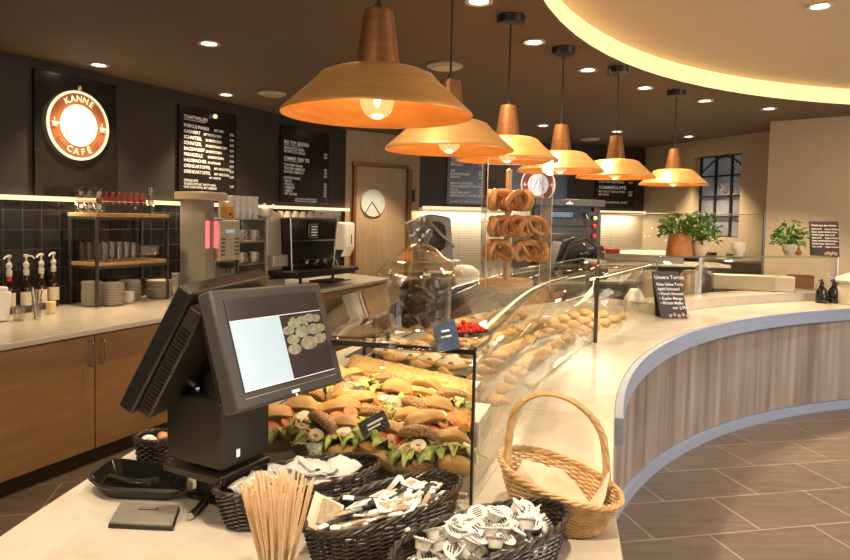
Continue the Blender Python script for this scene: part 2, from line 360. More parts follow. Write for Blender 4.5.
# door wall and back wall
DW0=L(SE,OW)[:2]; DW1=(-.10,9.75)
ddx,ddy=DW1[0]-DW0[0],DW1[1]-DW0[1]; dl=math.hypot(ddx,ddy); DA=math.atan2(ddy,ddx)
def onplane(u,v,p,a):
    nx,ny=-math.sin(a),math.cos(a); d=ray(u,v); t=(nx*p[0]+ny*p[1])/(nx*d[0]+ny*d[1])
    x,y=d[0]*t-p[0],d[1]*t-p[1]; return (x*math.cos(a)+y*math.sin(a),EYE+d[2]*t)
wall('wall_door_side',DW0,DW1,0,CZ,'door_wood')
BW1=(3.35,10.5); BA=math.atan2(BW1[1]-DW1[1],BW1[0]-DW1[0])
wall('wall_back',DW1,BW1,1.80,CZ,'dark_wall')
wall('wall_back_tiles',DW1,BW1,0,1.80,'white_tile')
b=MB(); b.box((1.8,-.03,1.80),(3.5,.06,.045)); struct(b.build('trim_2','ledge_lit',smooth=0,loc=(*DW1,0),rz=BA))
RW1=(4.25,8.2); RA=math.atan2(RW1[1]-BW1[1],RW1[0]-BW1[0])
RWE=(BW1[0]+math.cos(RA)*9,BW1[1]+math.sin(RA)*9)
# window opening in the right wall
wu0,wz1=onplane(694,157,BW1,RA); wu1,wz0=onplane(738,238,BW1,RA)
b=MB(); l=2.9; zt=CZ
for (x0,x1,z0,z1) in ((0,wu0,0,zt),(wu1,l,0,zt),(wu0,wu1,0,wz0),(wu0,wu1,wz1,zt)): b.box(((x0+x1)/2,.15,(z0+z1)/2),(x1-x0,.3,z1-z0))
struct(b.build('wall_right','beige_wall',smooth=0,loc=(*BW1,0),rz=RA))
win=thing('window_1','dark night window with black glazing bars in the beige wall','window',(*BW1,0),RA); win['kind']='structure'
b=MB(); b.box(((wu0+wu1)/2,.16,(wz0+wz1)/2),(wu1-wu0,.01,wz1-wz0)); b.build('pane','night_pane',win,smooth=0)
b=MB(); w=wu1-wu0;h=wz1-wz0
for k in range(4): b.box((wu0+w*k/3,.14,(wz0+wz1)/2),(.03 if k in(0,3) else .022,.04,h))
for k,f in enumerate((0,.25,.5,.75,1)): b.box(((wu0+wu1)/2,.14,wz0+h*f),(w,.04,.03 if k in(0,4) else .022))
pts=[(wu0+w*i/12,.13,wz1-.22*h+ .20*h*math.sin(PI*i/12)) for i in range(13)]
b.tube(pts,.012,6); b.build('window_frame','black_plastic',win,smooth=0)
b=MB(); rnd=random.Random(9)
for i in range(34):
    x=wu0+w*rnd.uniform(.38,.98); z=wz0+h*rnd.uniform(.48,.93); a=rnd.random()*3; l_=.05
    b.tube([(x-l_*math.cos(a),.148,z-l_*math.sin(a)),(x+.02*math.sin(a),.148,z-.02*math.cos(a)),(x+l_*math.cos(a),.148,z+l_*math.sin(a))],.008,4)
b.build('reflection_curls','paper_warm',win,smooth=60)  # pale curls drawn in for the reflection on the pane
# shoulder of wall in front of the window wall
PW0=(3.80,7.62); PA=math.atan2(7.1-7.62,4.45-3.85)
b=MB(); b.box((.95,.16,CZ/2),(1.9,.32,CZ)); struct(b.build('wall_pillar','beige_wall',smooth=0,loc=(*PW0,0),rz=PA))
# far walls of the customers' side and behind the camera (seen only in reflections and from other angles)
wall('wall_front',(-6.5,-2.6),(14,-2.6),0,CZ,'beige_wall',side=-1)
# entry: side wall far right
wall('wall_side',(11,-2.6),(11,6),0,CZ+.2,'beige_wall',side=-1)
# door
door=thing('door_1','pale oak door with round frosted porthole','door',(*DW0,0),DA); door['kind']='structure'
du0,dz1=onplane(355,166,DW0,DA); du1,_=onplane(405,171,DW0,DA)
b=MB(); b.box(((du0+du1)/2,-.02,dz1/2),(du1-du0,.04,dz1)); b.build('door_leaf','door_wood',door,bevel=.004)
b=MB(); b.box((du0-.02,-.03,dz1/2),(.04,.06,dz1)); b.box((du1+.03,-.05,dz1/2),(.06,.10,dz1)); b.box(((du0+du1)/2,-.02,dz1+.03),(du1-du0+.1,.05,.05))
b.build('door_frame','copper_neck',door,smooth=0)
pu,pz=onplane(371,203,DW0,DA)
b=MB(); b.lathe([(.01,0),(.185,0),(.185,.02),(.01,.02)],40,T=Matrix.Translation((pu,-.04,pz))@Matrix.Rotation(PI/2,4,'X')); b.build('porthole','frost',door)
b=MB(); b.tube([(pu-.12,-.065,pz-.14),(pu-.02,-.065,pz+.02),(pu+.1,-.065,pz-.14)],.006,6); b.build('porthole_hook','dark_steel',door)
hu,hz=onplane(409,196,DW0,DA); b=MB(); b.box((hu,-.12,hz),(.03,.03,.17)); b.build('door_handle','black_plastic',door,bevel=.005)
S_END=0
_lo,_hi=3.,8.
for _ in range(40):
    S_END=(_lo+_hi)/2
    if proj(*LE(S_END,0,.9))[0]<391: _lo=S_END
    else: _hi=S_END
# ================================================================== LEFT COUNTER
ctr=MB(); sw0=-3.5; sw1=S_END
ctr.prism([LE(sw0,0)[:2],LE(sw1,0)[:2],L(pxs(392,OW-.02),OW-.002)[:2] if 0 else L(SE-.05,OW-.006)[:2],L(-3.9,OW-.006)[:2]],.865,.90)
o=ctr.build('worktop','marble',bevel=.004); tag(o,'long cream stone worktop under the menu boards along the left wall','worktop')
s92=sez(92,330,.88)[0]
b=MB(); b.box((0,0,.44),(1.5,.6,.76)); 
def cabinet(s,label,w=1.5,label_h=None):
    t=thing('base_cabinet',label,'cabinet',LE(s,.36),RE,'base cabinets along the left wall')
    b=MB(); b.box((0,.02,.475),(w-.004,.60,.75)); b.build('body','cab_wood',t,smooth=0)
    b=MB(); b.box((0,-.26,.8565),(w-.004,.04,.012)); b.build('shade_strip','dark_brown',t,smooth=0)  # dark brown strip standing for the shade under the worktop edge
    b=MB(); b.box((0,.0,.05),(w-.004,.54,.10)); b.build('plinth','dark_brown',t,smooth=0)
    for sx in (-1,1):
        b=MB(); b.box((sx*w/4,-.30,.475),(w/2-.008,.02,.745)); d=b.build('door','cab_wood',t,bevel=.002)
        x=sx*.045; b=MB(); b.tube([(x,-.31,.815),(x,-.338,.817),(x,-.350,.803),(x,-.350,.672),(x,-.338,.658),(x,-.31,.66)],.006,8); b.build('handle','steel',d)
    return t

def s_at(u,o=0,z=.88):
    lo,hi=-1.,8.
    for _ in range(40):
        m_=(lo+hi)/2
        if proj(*LE(m_,o,z))[0]<u: lo=m_
        else: hi=m_
    return lo
s341=s_at(341)
cabinet(s92-1.5,'tan wood two-door cabinet at the left wall, nearest the camera',1.5)
cabinet(s92,'tan wood two-door cabinet under the syrup bottles and shelf rack',1.5)
wf=2*(S_END-.03-s341); mid=(s92+.75+s341-wf/2)/2; wm=(s341-wf/2-s92-.75)
cabinet(mid,'tan wood two-door cabinet hidden behind the till under the coffee machine',wm)
wf=2*(S_END-.03-s341); fc=cabinet(s341,'tan wood two-door cabinet at the door end of the left wall',wf)
b=MB(); b.box((.42,-.315,.70),(.30,.01,.18)); b.build('plaque','grey_card',fc,bevel=.003)
b=MB(); textmesh([('12',0,0,.12,'CENTER')],Matrix.Translation((.42,-.3215,.66))@STAND,b); b.build('lettering','dark_steel',fc,smooth=0)
# --- syrup bottles
def syrup(name,band):
    t=thing(name,'x','bottle')
    b=MB(); b.lathe([(.036,0),(.038,.01),(.038,.17),(.03,.20),(.015,.225),(.014,.27)],20); b.build('bottle_body','syrup',t)
    b=MB(); b.lathe([(.0385,.05),(.0387,.051),(.0387,.15),(.0385,.151)],20,capb=False,capt=False); b.build('paper_label','paper_warm',t)
    if band: 
        b=MB(); b.lathe([(.0165,.235),(.0165,.27)],16); b.build('neck_band',band,t)
    b=MB(); b.lathe([(.019,.27),(.019,.295),(.021,.30),(.014,.32),(.014,.33),(.020,.336),(.020,.355),(.008,.37),(.007,.40),(.016,.405),(.017,.42),(.0,.425)],18)
    b.tube([(0,0,.41),(-.03,-.03,.412),(-.045,-.045,.395)],.006,8); b.build('pump','soap',t)
    return t
for i,(u,v,bd,nm) in enumerate(((14,314,'red','syrup bottle with white pump and red neck band, leftmost of the four'),(31,312,None,'syrup bottle with long white pump spout, second of the four'),(46,309,'brass','syrup bottle with white pump and gold neck, third of the four'),(58,306,None,'syrup bottle with white pump nearest the wooden shelf rack'))):
    s,o_=soz(u,v,.905); t=syrup('syrup_bottle',bd); t.location=L(s,o_+.05,.9025); t.rotation_euler=(0,0,RL+(1.2 if i==1 else -.3)); t['label']='dark '+nm; t['group']='syrup bottles with pumps'
# tumblers, straws, wax pot, napkin pack
def tumbler(name,h=.11,r=.034,mt='tumbler'):
    t=thing(name,'x','glass'); b=MB(); b.lathe([(.001,.006),(r*.72,.006),(r,h),(r*.94,h),(r*.66,.012),(.001,.012)],20,capb=False,capt=False); b.lathe([(r*.75,0),(r*.73,.006)],20); b.build('glass_wall',mt,t); return t
s,o_=soz(19,320,.905); t=tumbler('drinking_glass',.10,.045); t.location=L(s,o_,.9025); t['label']='short clear tumbler on the left worktop before the syrup bottles'
s,o_=soz(37,318,.905); t=tumbler('straw_glass',.13,.035); t.location=L(s,o_,.9025); t['label']='clear glass holding drinking straws beside the wax coloured pot'
strx=L(s,o_,.9025)
for k in range(7):
    a=k*.9; b=MB(); b.tube([(.012*math.cos(a),.012*math.sin(a),.014),(.035*math.cos(a),.035*math.sin(a),.20+.01*(k%3))],.003,6)
    o=b.build('drinking_straw','paper' if k%2 else 'dark_steel',loc=strx); tag(o,'thin drinking straw standing in the clear glass by the syrup bottles','straw','drinking straws in the glass')
s,o_=soz(51,313,.905); b=MB(); b.lathe([(.026,0),(.030,.01),(.034,.085),(.030,.088),(.001,.086)],20); tag(b.build('wax_pot','candle',loc=L(s,o_,.9025)),'pale yellow pot beside the straw glass','pot')
s,o_=soz(2,320,.905); b=MB(); b.box((0,0,.10),(.09,.12,.20),ry=.08); b.box((0,0,.215),(.075,.1,.03),ry=.08); tag(b.build('napkin_pack','paper',loc=L(s-.02,o_,.904),rz=RL,bevel=.01),'white paper pack at the left edge of the worktop','napkin pack')
# --- shelf rack
sA,oA=soz(97,307,.905); _pA=L(sA,oA); zt=aty(97,213,_pA[1])[2]; RK=zt-.9025
_lo,_hi=.3,2.0
for _k in range(40):
    sW=(_lo+_hi)/2
    if proj(*L(sA+sW,oA,zt))[0]<169.5: _lo=sW
    else: _hi=sW
rack=thing('shelf_rack','dark metal shelf rack with wooden shelves holding glasses and plates','rack',L(sA,oA,.9025),RL)
RD=min(.34,OW-.04-oA); z1_,z2_=RK,RK*.47
b=MB()
b.box((sW/2,RD/2,z1_-.015),(sW,RD,.03)); b.build('top_shelf','light_wood',rack,bevel=.003)
b=MB(); b.box((sW/2,RD/2,z2_-.015),(sW-.03,RD-.03,.03)); b.build('middle_shelf','light_wood',rack,bevel=.003)
for x in (.012,sW-.012):
    for y in (.012,RD-.012):
        b=MB(); b.box((x,y,(z1_-.03)/2),(.022,.022,z1_-.03)); b.build('post','dark_steel',rack,bevel=.002)
b=MB()
for z in (z2_-.04,z1_-.04):
    for y in (.012,RD-.012): b.box((sW/2,y,z),(sW-.045,.018,.02))
    for x in (.012,sW-.012): b.box((x,RD/2,z),(.018,RD-.045,.02))
    b.build('rails','dark_steel',rack,smooth=0); b=MB()
def LR(x,y,z): return L(sA+x,oA+y,.9025+z)
# glasses on the middle shelf
gl=thing('tall_glass','x','glass'); b=MB(); b.lathe([(.024,0),(.030,.15),(.028,.15),(.022,.008),(.001,.008)],14,capb=True,capt=False); b.build('glass_wall','tumbler',gl)
sg=thing('stemmed_glass','x','glass'); b=MB(); b.lathe([(.028,0),(.006,.006),(.006,.03),(.028,.05),(.030,.11),(.028,.11),(.025,.052),(.001,.04)],14,capb=True,capt=False); b.build('glass_wall','tumbler',sg)
k=0
for i in range(6):
    for j in range(3):
        place(0,gl,LR(.06+.068*i,.07+.09*j,z2_+.002),(0,0,0),'tall straight glass on the middle shelf of the rack','tall glasses on the rack')
for i in range(7):
    for j in range(2):
        place(0,sg,LR(.50+(sW-.58)*i/6,.08+.12*j,z2_+.002),(0,0,0),'short stemmed glass on the middle shelf of the rack','stemmed glasses on the rack')
# glasses with white lids on top, bottle crate
jg=thing('jar_glass','x','glass'); b=MB(); b.lathe([(.030,0),(.034,.01),(.034,.09),(.030,.10),(.028,.10),(.032,.09),(.031,.012),(.001,.01)],16,capt=False); b.build('glass_wall','tumbler',jg)
b=MB(); b.lathe([(.001,0),(.016,0)],14,T=Matrix.Translation((0,-.035,.05))@Matrix.Rotation(PI/2,4,'X')); b.build('round_label','paper',jg)
for i in range(3):
    for j in range(1):
        for q in range(2):
            place(0,jg,LR(.05,.05+.105*i,z1_+.002+.103*q),(0,0,RL-.3),('upper' if q else 'lower')+' stacked drinking glass with round white label on top of the rack','stacked glasses with round labels, '+('upper' if q else 'lower')+' layer')
crx=.11
crate=thing('bottle_crate','dark blue-grey open crate of small bottles on the rack','crate',LR(crx,.03,z1_+.002),RL)
b=MB(); cw,cd,ch=sW*.62,.20,.065
b.box((cw/2,cd/2,.006),(cw,cd,.012)); 
for (x,y,a,c) in ((cw/2,.006,cw,.012),(cw/2,cd-.006,cw,.012),(.006,cd/2,.012,cd-.024),(cw-.006,cd/2,.012,cd-.024)): b.box((x,y,ch/2+.006),(a,c,ch))
b.build('crate_body','grey_card',crate,bevel=.002); M['crate']=mat('slate_blue_paint',(.045,.052,.06),.5,col2=(.05,.058,.066)); crate.children and None
for o in COL.objects:
    if o.parent==crate: o.data.materials[0]=M['crate']
b=MB(); b.lathe([(.001,0),(.015,0)],14,T=Matrix.Translation((cw*.62,-.001,.045))@Matrix.Rotation(PI/2,4,'X')); b.build('emblem','paper',crate)
bt=thing('small_bottle','x','bottle'); b=MB(); b.lathe([(.024,0),(.026,.01),(.026,.09),(.014,.125),(.013,.145)],14); b.build('bottle_body','beer',bt)
b=MB(); b.lathe([(.0265,.075),(.0255,.086),(.017,.104)],14,capb=False,capt=False); b.build('neck_label','paper_warm',bt)
b=MB(); b.lathe([(.015,.143),(.015,.156),(.001,.158)],14); b.build('cap','beer',bt)
for i in range(7):
    for j in range(2): place(0,bt,LR(crx+.045+(cw-.09)*i/6,.03+.055+.08*j,z1_+.016),(0,0,0),'small red-brown bottle standing in the crate on the rack','small bottles in the crate')
for i in range(1 if sW<.85 else 2):
    for q in range(2): place(0,gl,LR(min(sW-.04,crx+cw+.05+.07*i),.1,z1_+.002+.07*q),(0,0,0),'tall clear glass stacked beside the bottle crate on the rack','stacked glasses by the crate')
# plates
pl=thing('plate','x','plate'); b=MB(); b.lathe([(.05,0),(.055,.002),(.088,.012),(.09,.0155),(.05,.005),(.001,.004)],24,capt=False); b.build('plate_body','white_ceramic',pl)
def stack(x,y,nn,lab,sc_=1,z0=0):
    for k in range(nn):
        place(0,pl,LR(x+random.uniform(-.002,.002),y+random.uniform(-.002,.002),z0+.002+.0125*k),(0,0,k),'white plate in the '+lab,'plates in the '+lab,scale=(sc_,sc_,1))
stack(.05,.12,15,'stack at the left rear of the rack bottom',.9); stack(.16,.02,14,'front left stack under the rack',1)
stack(.48,.2,13,'rear middle stack under the rack',1); stack(.72,.12,12,'wide right stack under the rack',1.25)
bw=thing('bowl','x','bowl'); b=MB(); b.lathe([(.035,0),(.04,.004),(.058,.035),(.056,.036),(.036,.008),(.001,.006)],20,capt=False); b.build('bowl_body','white_ceramic',bw)
for k in range(4): place(0,bw,LR(.33,.05,.002+.018*k),(0,0,0),'small white bowl in the low stack between the plate stacks','small stacked bowls')
# paper cups
pc=thing('paper_cup','x','cup'); b=MB(); b.lathe([(.028,0),(.038,.095),(.040,.097),(.036,.098),(.026,.004),(.001,.004)],18,capt=False); b.build('cup_body','paper',pc)
for (u,v,nn,lab) in ((176,286,8,'shorter paper cup stack beside the rack'),(184.5,284,15,'tall paper cup stack beside the coffee machine'),(200,287,2,'low paper cup stack at the coffee machine foot')):
    s,o_=soz(u,v+8,.905)
    for k in range(nn): place(0,pc,L(s,o_,.9025+.014*k),(0,0,0),'white cup in the '+lab,'cups in the '+lab)
# --- bean-to-cup machine (steel tower with panel)
def wallobj(name,label,cat,u,v,o_=None,rz=RL,z=.9025):
    s,oo=soz(u,v,z); 
    return thing(name,label,cat,L(s,oo if o_ is None else o_,z),rz)
o_=.62; s0,s1=pxs(206,o_),pxs(238,o_)
cm=thing('coffee_machine','tall steel coffee machine with grey keypad and red lit strips','coffee machine',L((s0+s1)/2,o_,.9025),RL)
W=s1-s0; zt_=zs(219,228,(s0+s1)/2,o_)-.9; zh_=zs(199,215,(s0+s1)/2,o_)-.9
b=MB(); b.box((.15*W,.2,zt_/2),(W*.66,.36,zt_)); b.build('housing','steel',cm,bevel=.008)
b=MB(); b.box((.16*W,.0,zt_*.72),(W*.68,.06,zt_*.52)); b.build('keypad_panel','beige_metal',cm,bevel=.012)
pk=[o for o in COL.objects if o.parent==cm][-1]
b=MB(); b.box((.16*W,-.033,zt_*.84),(W*.26,.006,.03)); b.build('display','screen_blue',pk,smooth=0)
for r_ in range(5):
    for c_ in (-1,1): b=MB(); b.box((.16*W+c_*W*.22,-.033,zt_*(.74-.05*r_)),(W*.12,.006,.012)); b.build('button','dark_steel',pk,smooth=0)
for x_ in (-.215,-.47): b=MB(); b.box((x_*W,.0,zt_*.80),(.014,.05,zt_*.34)); b.build('light_strip','red_lit',cm,bevel=.003)
b=MB(); b.box((.1*W,-.03,zt_*.40),(.09,.07,.05)); b.tube([(.1*W-.02,-.03,zt_*.38),(.1*W-.02,-.03,zt_*.30)],.007,8); b.tube([(.1*W+.02,-.03,zt_*.38),(.1*W+.02,-.03,zt_*.30)],.007,8); b.build('spout','black_plastic',cm,bevel=.006)
b=MB(); b.box((.15*W,-.02,.02),(W*.6,.12,.04)); b.build('drip_tray','dark_steel',cm,bevel=.004)
b=MB(); b.box((-.36*W,.16,zh_/2),(W*.28,.30,zh_)); b.build('side_tower','grey_card',cm,bevel=.006)
b=MB(); b.box((-.30*W,.14,zh_+.02),(W*.8,.32,.07)); b.build('hood','beige_metal',cm,bevel=.01)
# amber tin on top
s=pxs(230,.68); 
t=thing('amber_tin','amber box with white lid on top of the coffee machine','tin',L(s,.72,.9025+zt_+.001),RL); b=MB(); b.box((0,0,.06),(.085,.085,.11)); b.build('tin_body','amber',t,bevel=.004)
b=MB(); b.lathe([(.035,.12),(.035,.15),(.025,.16),(.001,.162)],16); b.build('lid','paper_warm',t)
b=MB(); b.lathe([(.001,0),(.014,0)],14,T=Matrix.Translation((0,-.0435,.04))@Matrix.Rotation(PI/2,4,'X')); b.build('emblem','print_black',t)
# --- cup rack next to the machine
o_=.72; s0,s1=pxs(238,o_),pxs(266,o_); W=s1-s0; zc=zs(219,250,s0,o_)-.9
cs=thing('cup_shelf','open steel shelf unit stacked with white coffee cups','shelf',L(s0,o_,.9025),RL)
b=MB(); b.box((.01,.15,zc/2),(.015,.3,zc)); b.build('side_panel','steel',cs,smooth=0)
b=MB(); b.box((W-.01,.15,zc/2),(.015,.3,zc)); b.build('side_panel','steel',cs,smooth=0)
for k in range(4):
    b=MB(); b.box((W/2,.15,zc*(.06+.31*k)),(W-.036,.3,.012)); b.build('shelf_board','steel',cs,smooth=0)
cup=thing('coffee_cup','x','cup'); b=MB(); b.lathe([(.022,0),(.024,.004),(.040,.05),(.042,.062),(.039,.062),(.022,.008),(.001,.007)],18,capt=False); b.build('cup_body','white_ceramic',cup)
b=MB(); b.tube([(.036,0,.05),(.058,0,.052),(.062,0,.035),(.05,0,.02),(.03,0,.018)],.0045,7); b.build('handle','white_ceramic',cup)
for k in range(3):
    for i in range(2):
        for q in range(2):
            place(0,cup,L(s0+W*(.27+.46*i),o_+.07,.9025+zc*(.06+.31*k)+.009+.045*q),(0,0,RL-.7+.3*i),'white coffee cup on the %s shelf of the steel cup shelf'%('bottom','middle','top')[k],'coffee cups on the %s shelf'%('bottom','middle','top')[k])
for i in range(5):
    for j in range(2):
        for q in range(3): place(0,pc,L(s0-.06+.088*i,o_+.05+.09*j,.9025+zc*.99+.006+.06*q),(0,0,0),'white paper cup stacked on top of the cup shelf','paper cups on top of the cup shelf')
# round lamp-like teapots/cups heap
tp=thing('teapot','round white teapot on top of the cup shelf beside the paper cups','teapot',L(pxs(268,o_),o_+.05,.9025+zc*.99+.006),RL)
b=MB(); b.lathe([(.04,0),(.085,.03),(.095,.07),(.08,.11),(.04,.135),(.015,.14),(.014,.155),(.001,.16)],22); b.build('pot_body','white_ceramic',tp)
b=MB(); b.tube([(.08,0,.09),(.13,0,.12),(.15,0,.15)],[.014,.011,.009],8); b.build('spout','white_ceramic',tp); b=MB(); b.tube([(-.08,0,.10),(-.13,0,.10),(-.13,0,.05),(-.085,0,.04)],.007,8); b.build('handle','white_ceramic',tp)
# --- grinder / beige machine
o_=.72; s0,s1=pxs(266,o_),pxs(287,o_); W=s1-s0; zg=zs(212,276,s0,o_)-.9
g=thing('milk_machine','beige cabinet machine between cup shelf and espresso machine','machine',L((s0+s1)/2,o_,.9025),RL)
b=MB(); b.box((0,.15,zg*.5),(W*.9,.3,zg)); b.build('housing','beige_metal',g,bevel=.01)
b=MB(); b.box((0,-.03,zg*.36),(W*.85,.10,zg*.16)); b.build('drip_box','beige_metal',g,bevel=.012)
b=MB(); b.box((0,-.02,zg*.18),(W*.8,.08,zg*.12)); b.build('tray_slot','black_plastic',g,bevel=.006)
b=MB(); b.box((-W*.3,-.008,zg*.90),(.05,.02,.05)); b.build('warning_label','white_ceramic',g,bevel=.003)
# --- espresso machine
o_=.58; s0,s1=pxs(289,o_),pxs(339,o_); W=s1-s0; sm=(s0+s1)/2
ztop=zs(219,312,sm,o_)-.9; zbot=zs(271,312,sm,o_)-.9
em=thing('espresso_machine','black espresso machine with steel edges and white cups on top','espresso machine',L(sm,o_,.9025),RL)
b=MB(); prof=[(-W*.42,zbot),(W*.40,zbot),(W*.5,ztop),(-W*.5+.04,ztop)]
b.prism(prof,-.28,-.02,T=STAND@Matrix.Rotation(0,4,'X')); b.build('housing','black_gloss',em,bevel=.01)
b=MB()
for (p,q) in ((prof[0],prof[3]),(prof[1],prof[2]),(prof[3],prof[2]),((-W*.43,(zbot+ztop)/2+.05),(W*.45,(zbot+ztop)/2+.05)),((-W*.2,zbot+.12),(W*.43,zbot+.12))): b.tube([(p[0],.012,p[1]),(q[0],.012,q[1])],.008,6)
b.build('steel_trim','steel',em)
b=MB(); b.box((-W*.04,-.0,ztop-.13),(.17,.012,.15)); b.build('sign_frame','steel',em,bevel=.002)
sf=[o for o in COL.objects if o.parent==em][-1]
b=MB(); b.box((-W*.04,-.008,ztop-.13),(.15,.006,.13)); b.build('sign_face','board',sf,smooth=0)
b=MB()
for k in range(4): b.box((-W*.04+(.0 if k%2 else .004),-.013,ztop-.085-.03*k),(.12-(k%2)*.02,.002,.014))
b.build('sign_lines','text',sf,smooth=0)
b=MB(); b.box((-.06,-.07,zbot+.01),(W*1.25,.34,.04)); b.box((-.06,-.07,zbot-.02),(W*1.15,.30,.03)); b.build('drip_tray','black_plastic',em,bevel=.004)
for x in (-W*.35,W*.3): b=MB(); b.lathe([(.016,0),(.016,zbot-.034)],12,(x,-.05,0)); b.build('leg','black_plastic',em)
for x in (-W*.2,0,W*.15):
    b=MB(); b.lathe([(.03,zbot+.09),(.033,zbot+.12),(.02,zbot+.13)],14,(x,-.02,0)); b.tube([(x,-.02,zbot+.10),(x-.01,-.16,zbot+.09)],[.009,.013],8); b.build('portafilter','steel',em)
b=MB(); b.tube([(W*.33,0,zbot+.15),(W*.35,-.07,zbot+.1),(W*.36,-.08,zbot+.04)],.006,8); b.build('steam_wand','steel',em)
for i in range(7):
    for j in range(2): place(0,cup,L(sm-W*.42+.085*i*W/.6,o_+.07+.09*j,.9025+ztop+.062+.012),(PI,0,RL+1.2*i),'upturned white cup on top of the espresso machine','upturned cups on the espresso machine')
# --- towel dispenser by the wall
s=pxs(345,OW-.12); zt_=zs(222,345,s,OW-.12); td=thing('towel_dispenser','white paper towel dispenser on the tiles beside the oak door','towel dispenser',L(s,OW-.105,zt_-.42),RL)
b=MB(); b.box((0,0,.24),(.26,.2,.36)); b.build('dispenser_body','soap',td,bevel=.04,seg=4); b=MB(); b.box((0,-.06,.03),(.2,.02,.12),rx=.5); b.build('paper_sheet','paper',td)
b=MB(); b.box((.03,-.104,.2),(.015,.006,.12)); b.build('window_slot','dark_steel',td)
# sink-like black hob & tray on the far worktop
s,o_=soz(362,283,.905); b=MB(); b.box((0,0,.008),(.45,.28,.016)); tag(b.build('dark_tray','black_gloss',loc=L(s,.7,.9025),rz=RL,bevel=.004),'flat dark tray on the worktop below the towel dispenser','tray')
# ================================================================== WALL SIGNS (left wall)
def arc_text(lines,T,b,mi=0): textmesh(lines,T,b,mi)
def onboard(name,label,cat,sz0,sz1):   # (s0,z0)-(s1,z1)
    t=thing(name,label,cat,L((sz0[0]+sz1[0])/2,OW-.001,(sz0[1]+sz1[1])/2),RL); return t,sz1[0]-sz0[0],sz1[1]-sz0[1]
sL=onw(32,130)[0]; sR=onw(114,130)[0]; w=sR-sL
lp=thing('wall_board','tall black wall panel carrying the round KANNE CAFÉ sign','wall panel',L((sL+sR)/2,OW-.001,(LEDGE+.02+2.72)/2),RL)
hp=2.72-LEDGE-.02; b=MB(); b.box((0,-.015,0),(w,.03,hp)); b.build('panel','board',lp,bevel=.003)
b=MB(); b.blob((0,-.05,hp/2-.085),(.022,.022,.022)); b.build('picture_spot','brass',lp)
sc_,zc_=onw(74.5,126); 
rs=.275
lg=thing('logo_sign','round illuminated brown and cream sign reading KANNE CAFÉ','sign',L(sc_,OW-.035,zc_),RL)
def disc(r0,r1,y,mt,name,nn=64,parent=lg,y1=None):
    b=MB(); T=STAND; 
    if r0<=0: b.lathe([(.0001,-.0),(r1,0),(r1,.012),(.0001,.012)],nn,T=Matrix.Translation((0,y,0))@T)
    else: b.lathe([(r0,0),(r1,0),(r1,.012),(r0,.012),(r0,0)],nn,T=Matrix.Translation((0,y,0))@T,capb=False,capt=False)
    return b.build(name,mt,parent)
def logo(parent,rs,brown,white,emb=True):
    disc(rs*.93,rs,-.012,'logo_cream','outer_rim',parent=parent); disc(0,rs*.93,-.006,brown,'ring',parent=parent); disc(rs*.55,rs*.60,-.010,'logo_cream','inner_rim',parent=parent)
    disc(0,rs*.55,-.012,white,'centre_disc',parent=parent)
    b=MB(); T=Matrix.Translation((0,-.026,0))@STAND
    # top word on an arc, bottom word on the inverse arc
    for word,rad,up in (('KANNE',rs*.69,1),('CAFÉ',rs*.84,-1)):
        n_=len(word)
        for i,ch in enumerate(word):
            a=(i-(n_-1)/2)*(.27 if up>0 else .29); 
            T2=T@Matrix.Rotation(-a if up>0 else a,4,'Z')@Matrix.Translation((0,rad if up>0 else -rad,0))
            textmesh([(ch,0,0,rs*.25,'CENTER',0,.0016)],T2,b)
        b.build('lettering','logo_cream',parent,smooth=0); b=MB()
    for sx in (-1,1):
        c=sx*rs*.77
        T2=T@Matrix.Translation((c,0,0))
        b.prism([(-.1*rs,.03*rs),(.08*rs,.03*rs),(.05*rs,-.06*rs),(-.07*rs,-.06*rs)],0,.002,T=T2); b.prism([(-.11*rs,-.085*rs),(.09*rs,-.085*rs),(.07*rs,-.10*rs),(-.09*rs,-.10*rs)],0,.002,T=T2)
        b.tube([(.075*rs,.02*rs,0),(.12*rs,.01*rs,0),(.11*rs,-.03*rs,0),(.06*rs,-.035*rs,0)],.003,5,T=T2); b.tube([(-.02*rs,.05*rs,0),(.0,.08*rs,0),(-.03*rs,.11*rs,0),(0,.15*rs,0)],.003,5,T=T2); b.build('cup_emblem','logo_cream',parent,smooth=0); b=MB()
    for sx in (-1,1):
        b=MB()
        for k in range(5):
            a=PI*1.5+sx*(.62+.11*k); r0,r1=.66*rs,.80*rs
            b.tube([(r0*math.cos(a),r0*math.sin(a),0),(r1*math.cos(a),r1*math.sin(a),0)],.0022,5,T=T)
        b.build('side_lettering','copper',parent)
    b=MB(); T=Matrix.Translation((0,-.026,0))@STAND; rnd=random.Random(3)
    for x0 in (-.34,-.16,.02,.2,.36):
        pts=[((x0+.10*math.sin(t*3+x0*9))*rs,(t-.5)*rs*.9*math.sqrt(max(0,1-(x0/.55)**2)),0) for t in [i/8 for i in range(9)]]
        b.tube(pts,.0035,5,T=T)
    for x0,y0 in ((-.1,.1),(.12,.05),(0,-.2)):
        b.tube([((x0-.08)*rs,(y0-.12)*rs,0),(x0*rs,(y0)*rs,0),((x0+.10)*rs,(y0+.15)*rs,0)],.003,5,T=T)
    b.build('bean_lines','logo_line',parent)
logo(lg,rs,'logo_brown','logo_white')
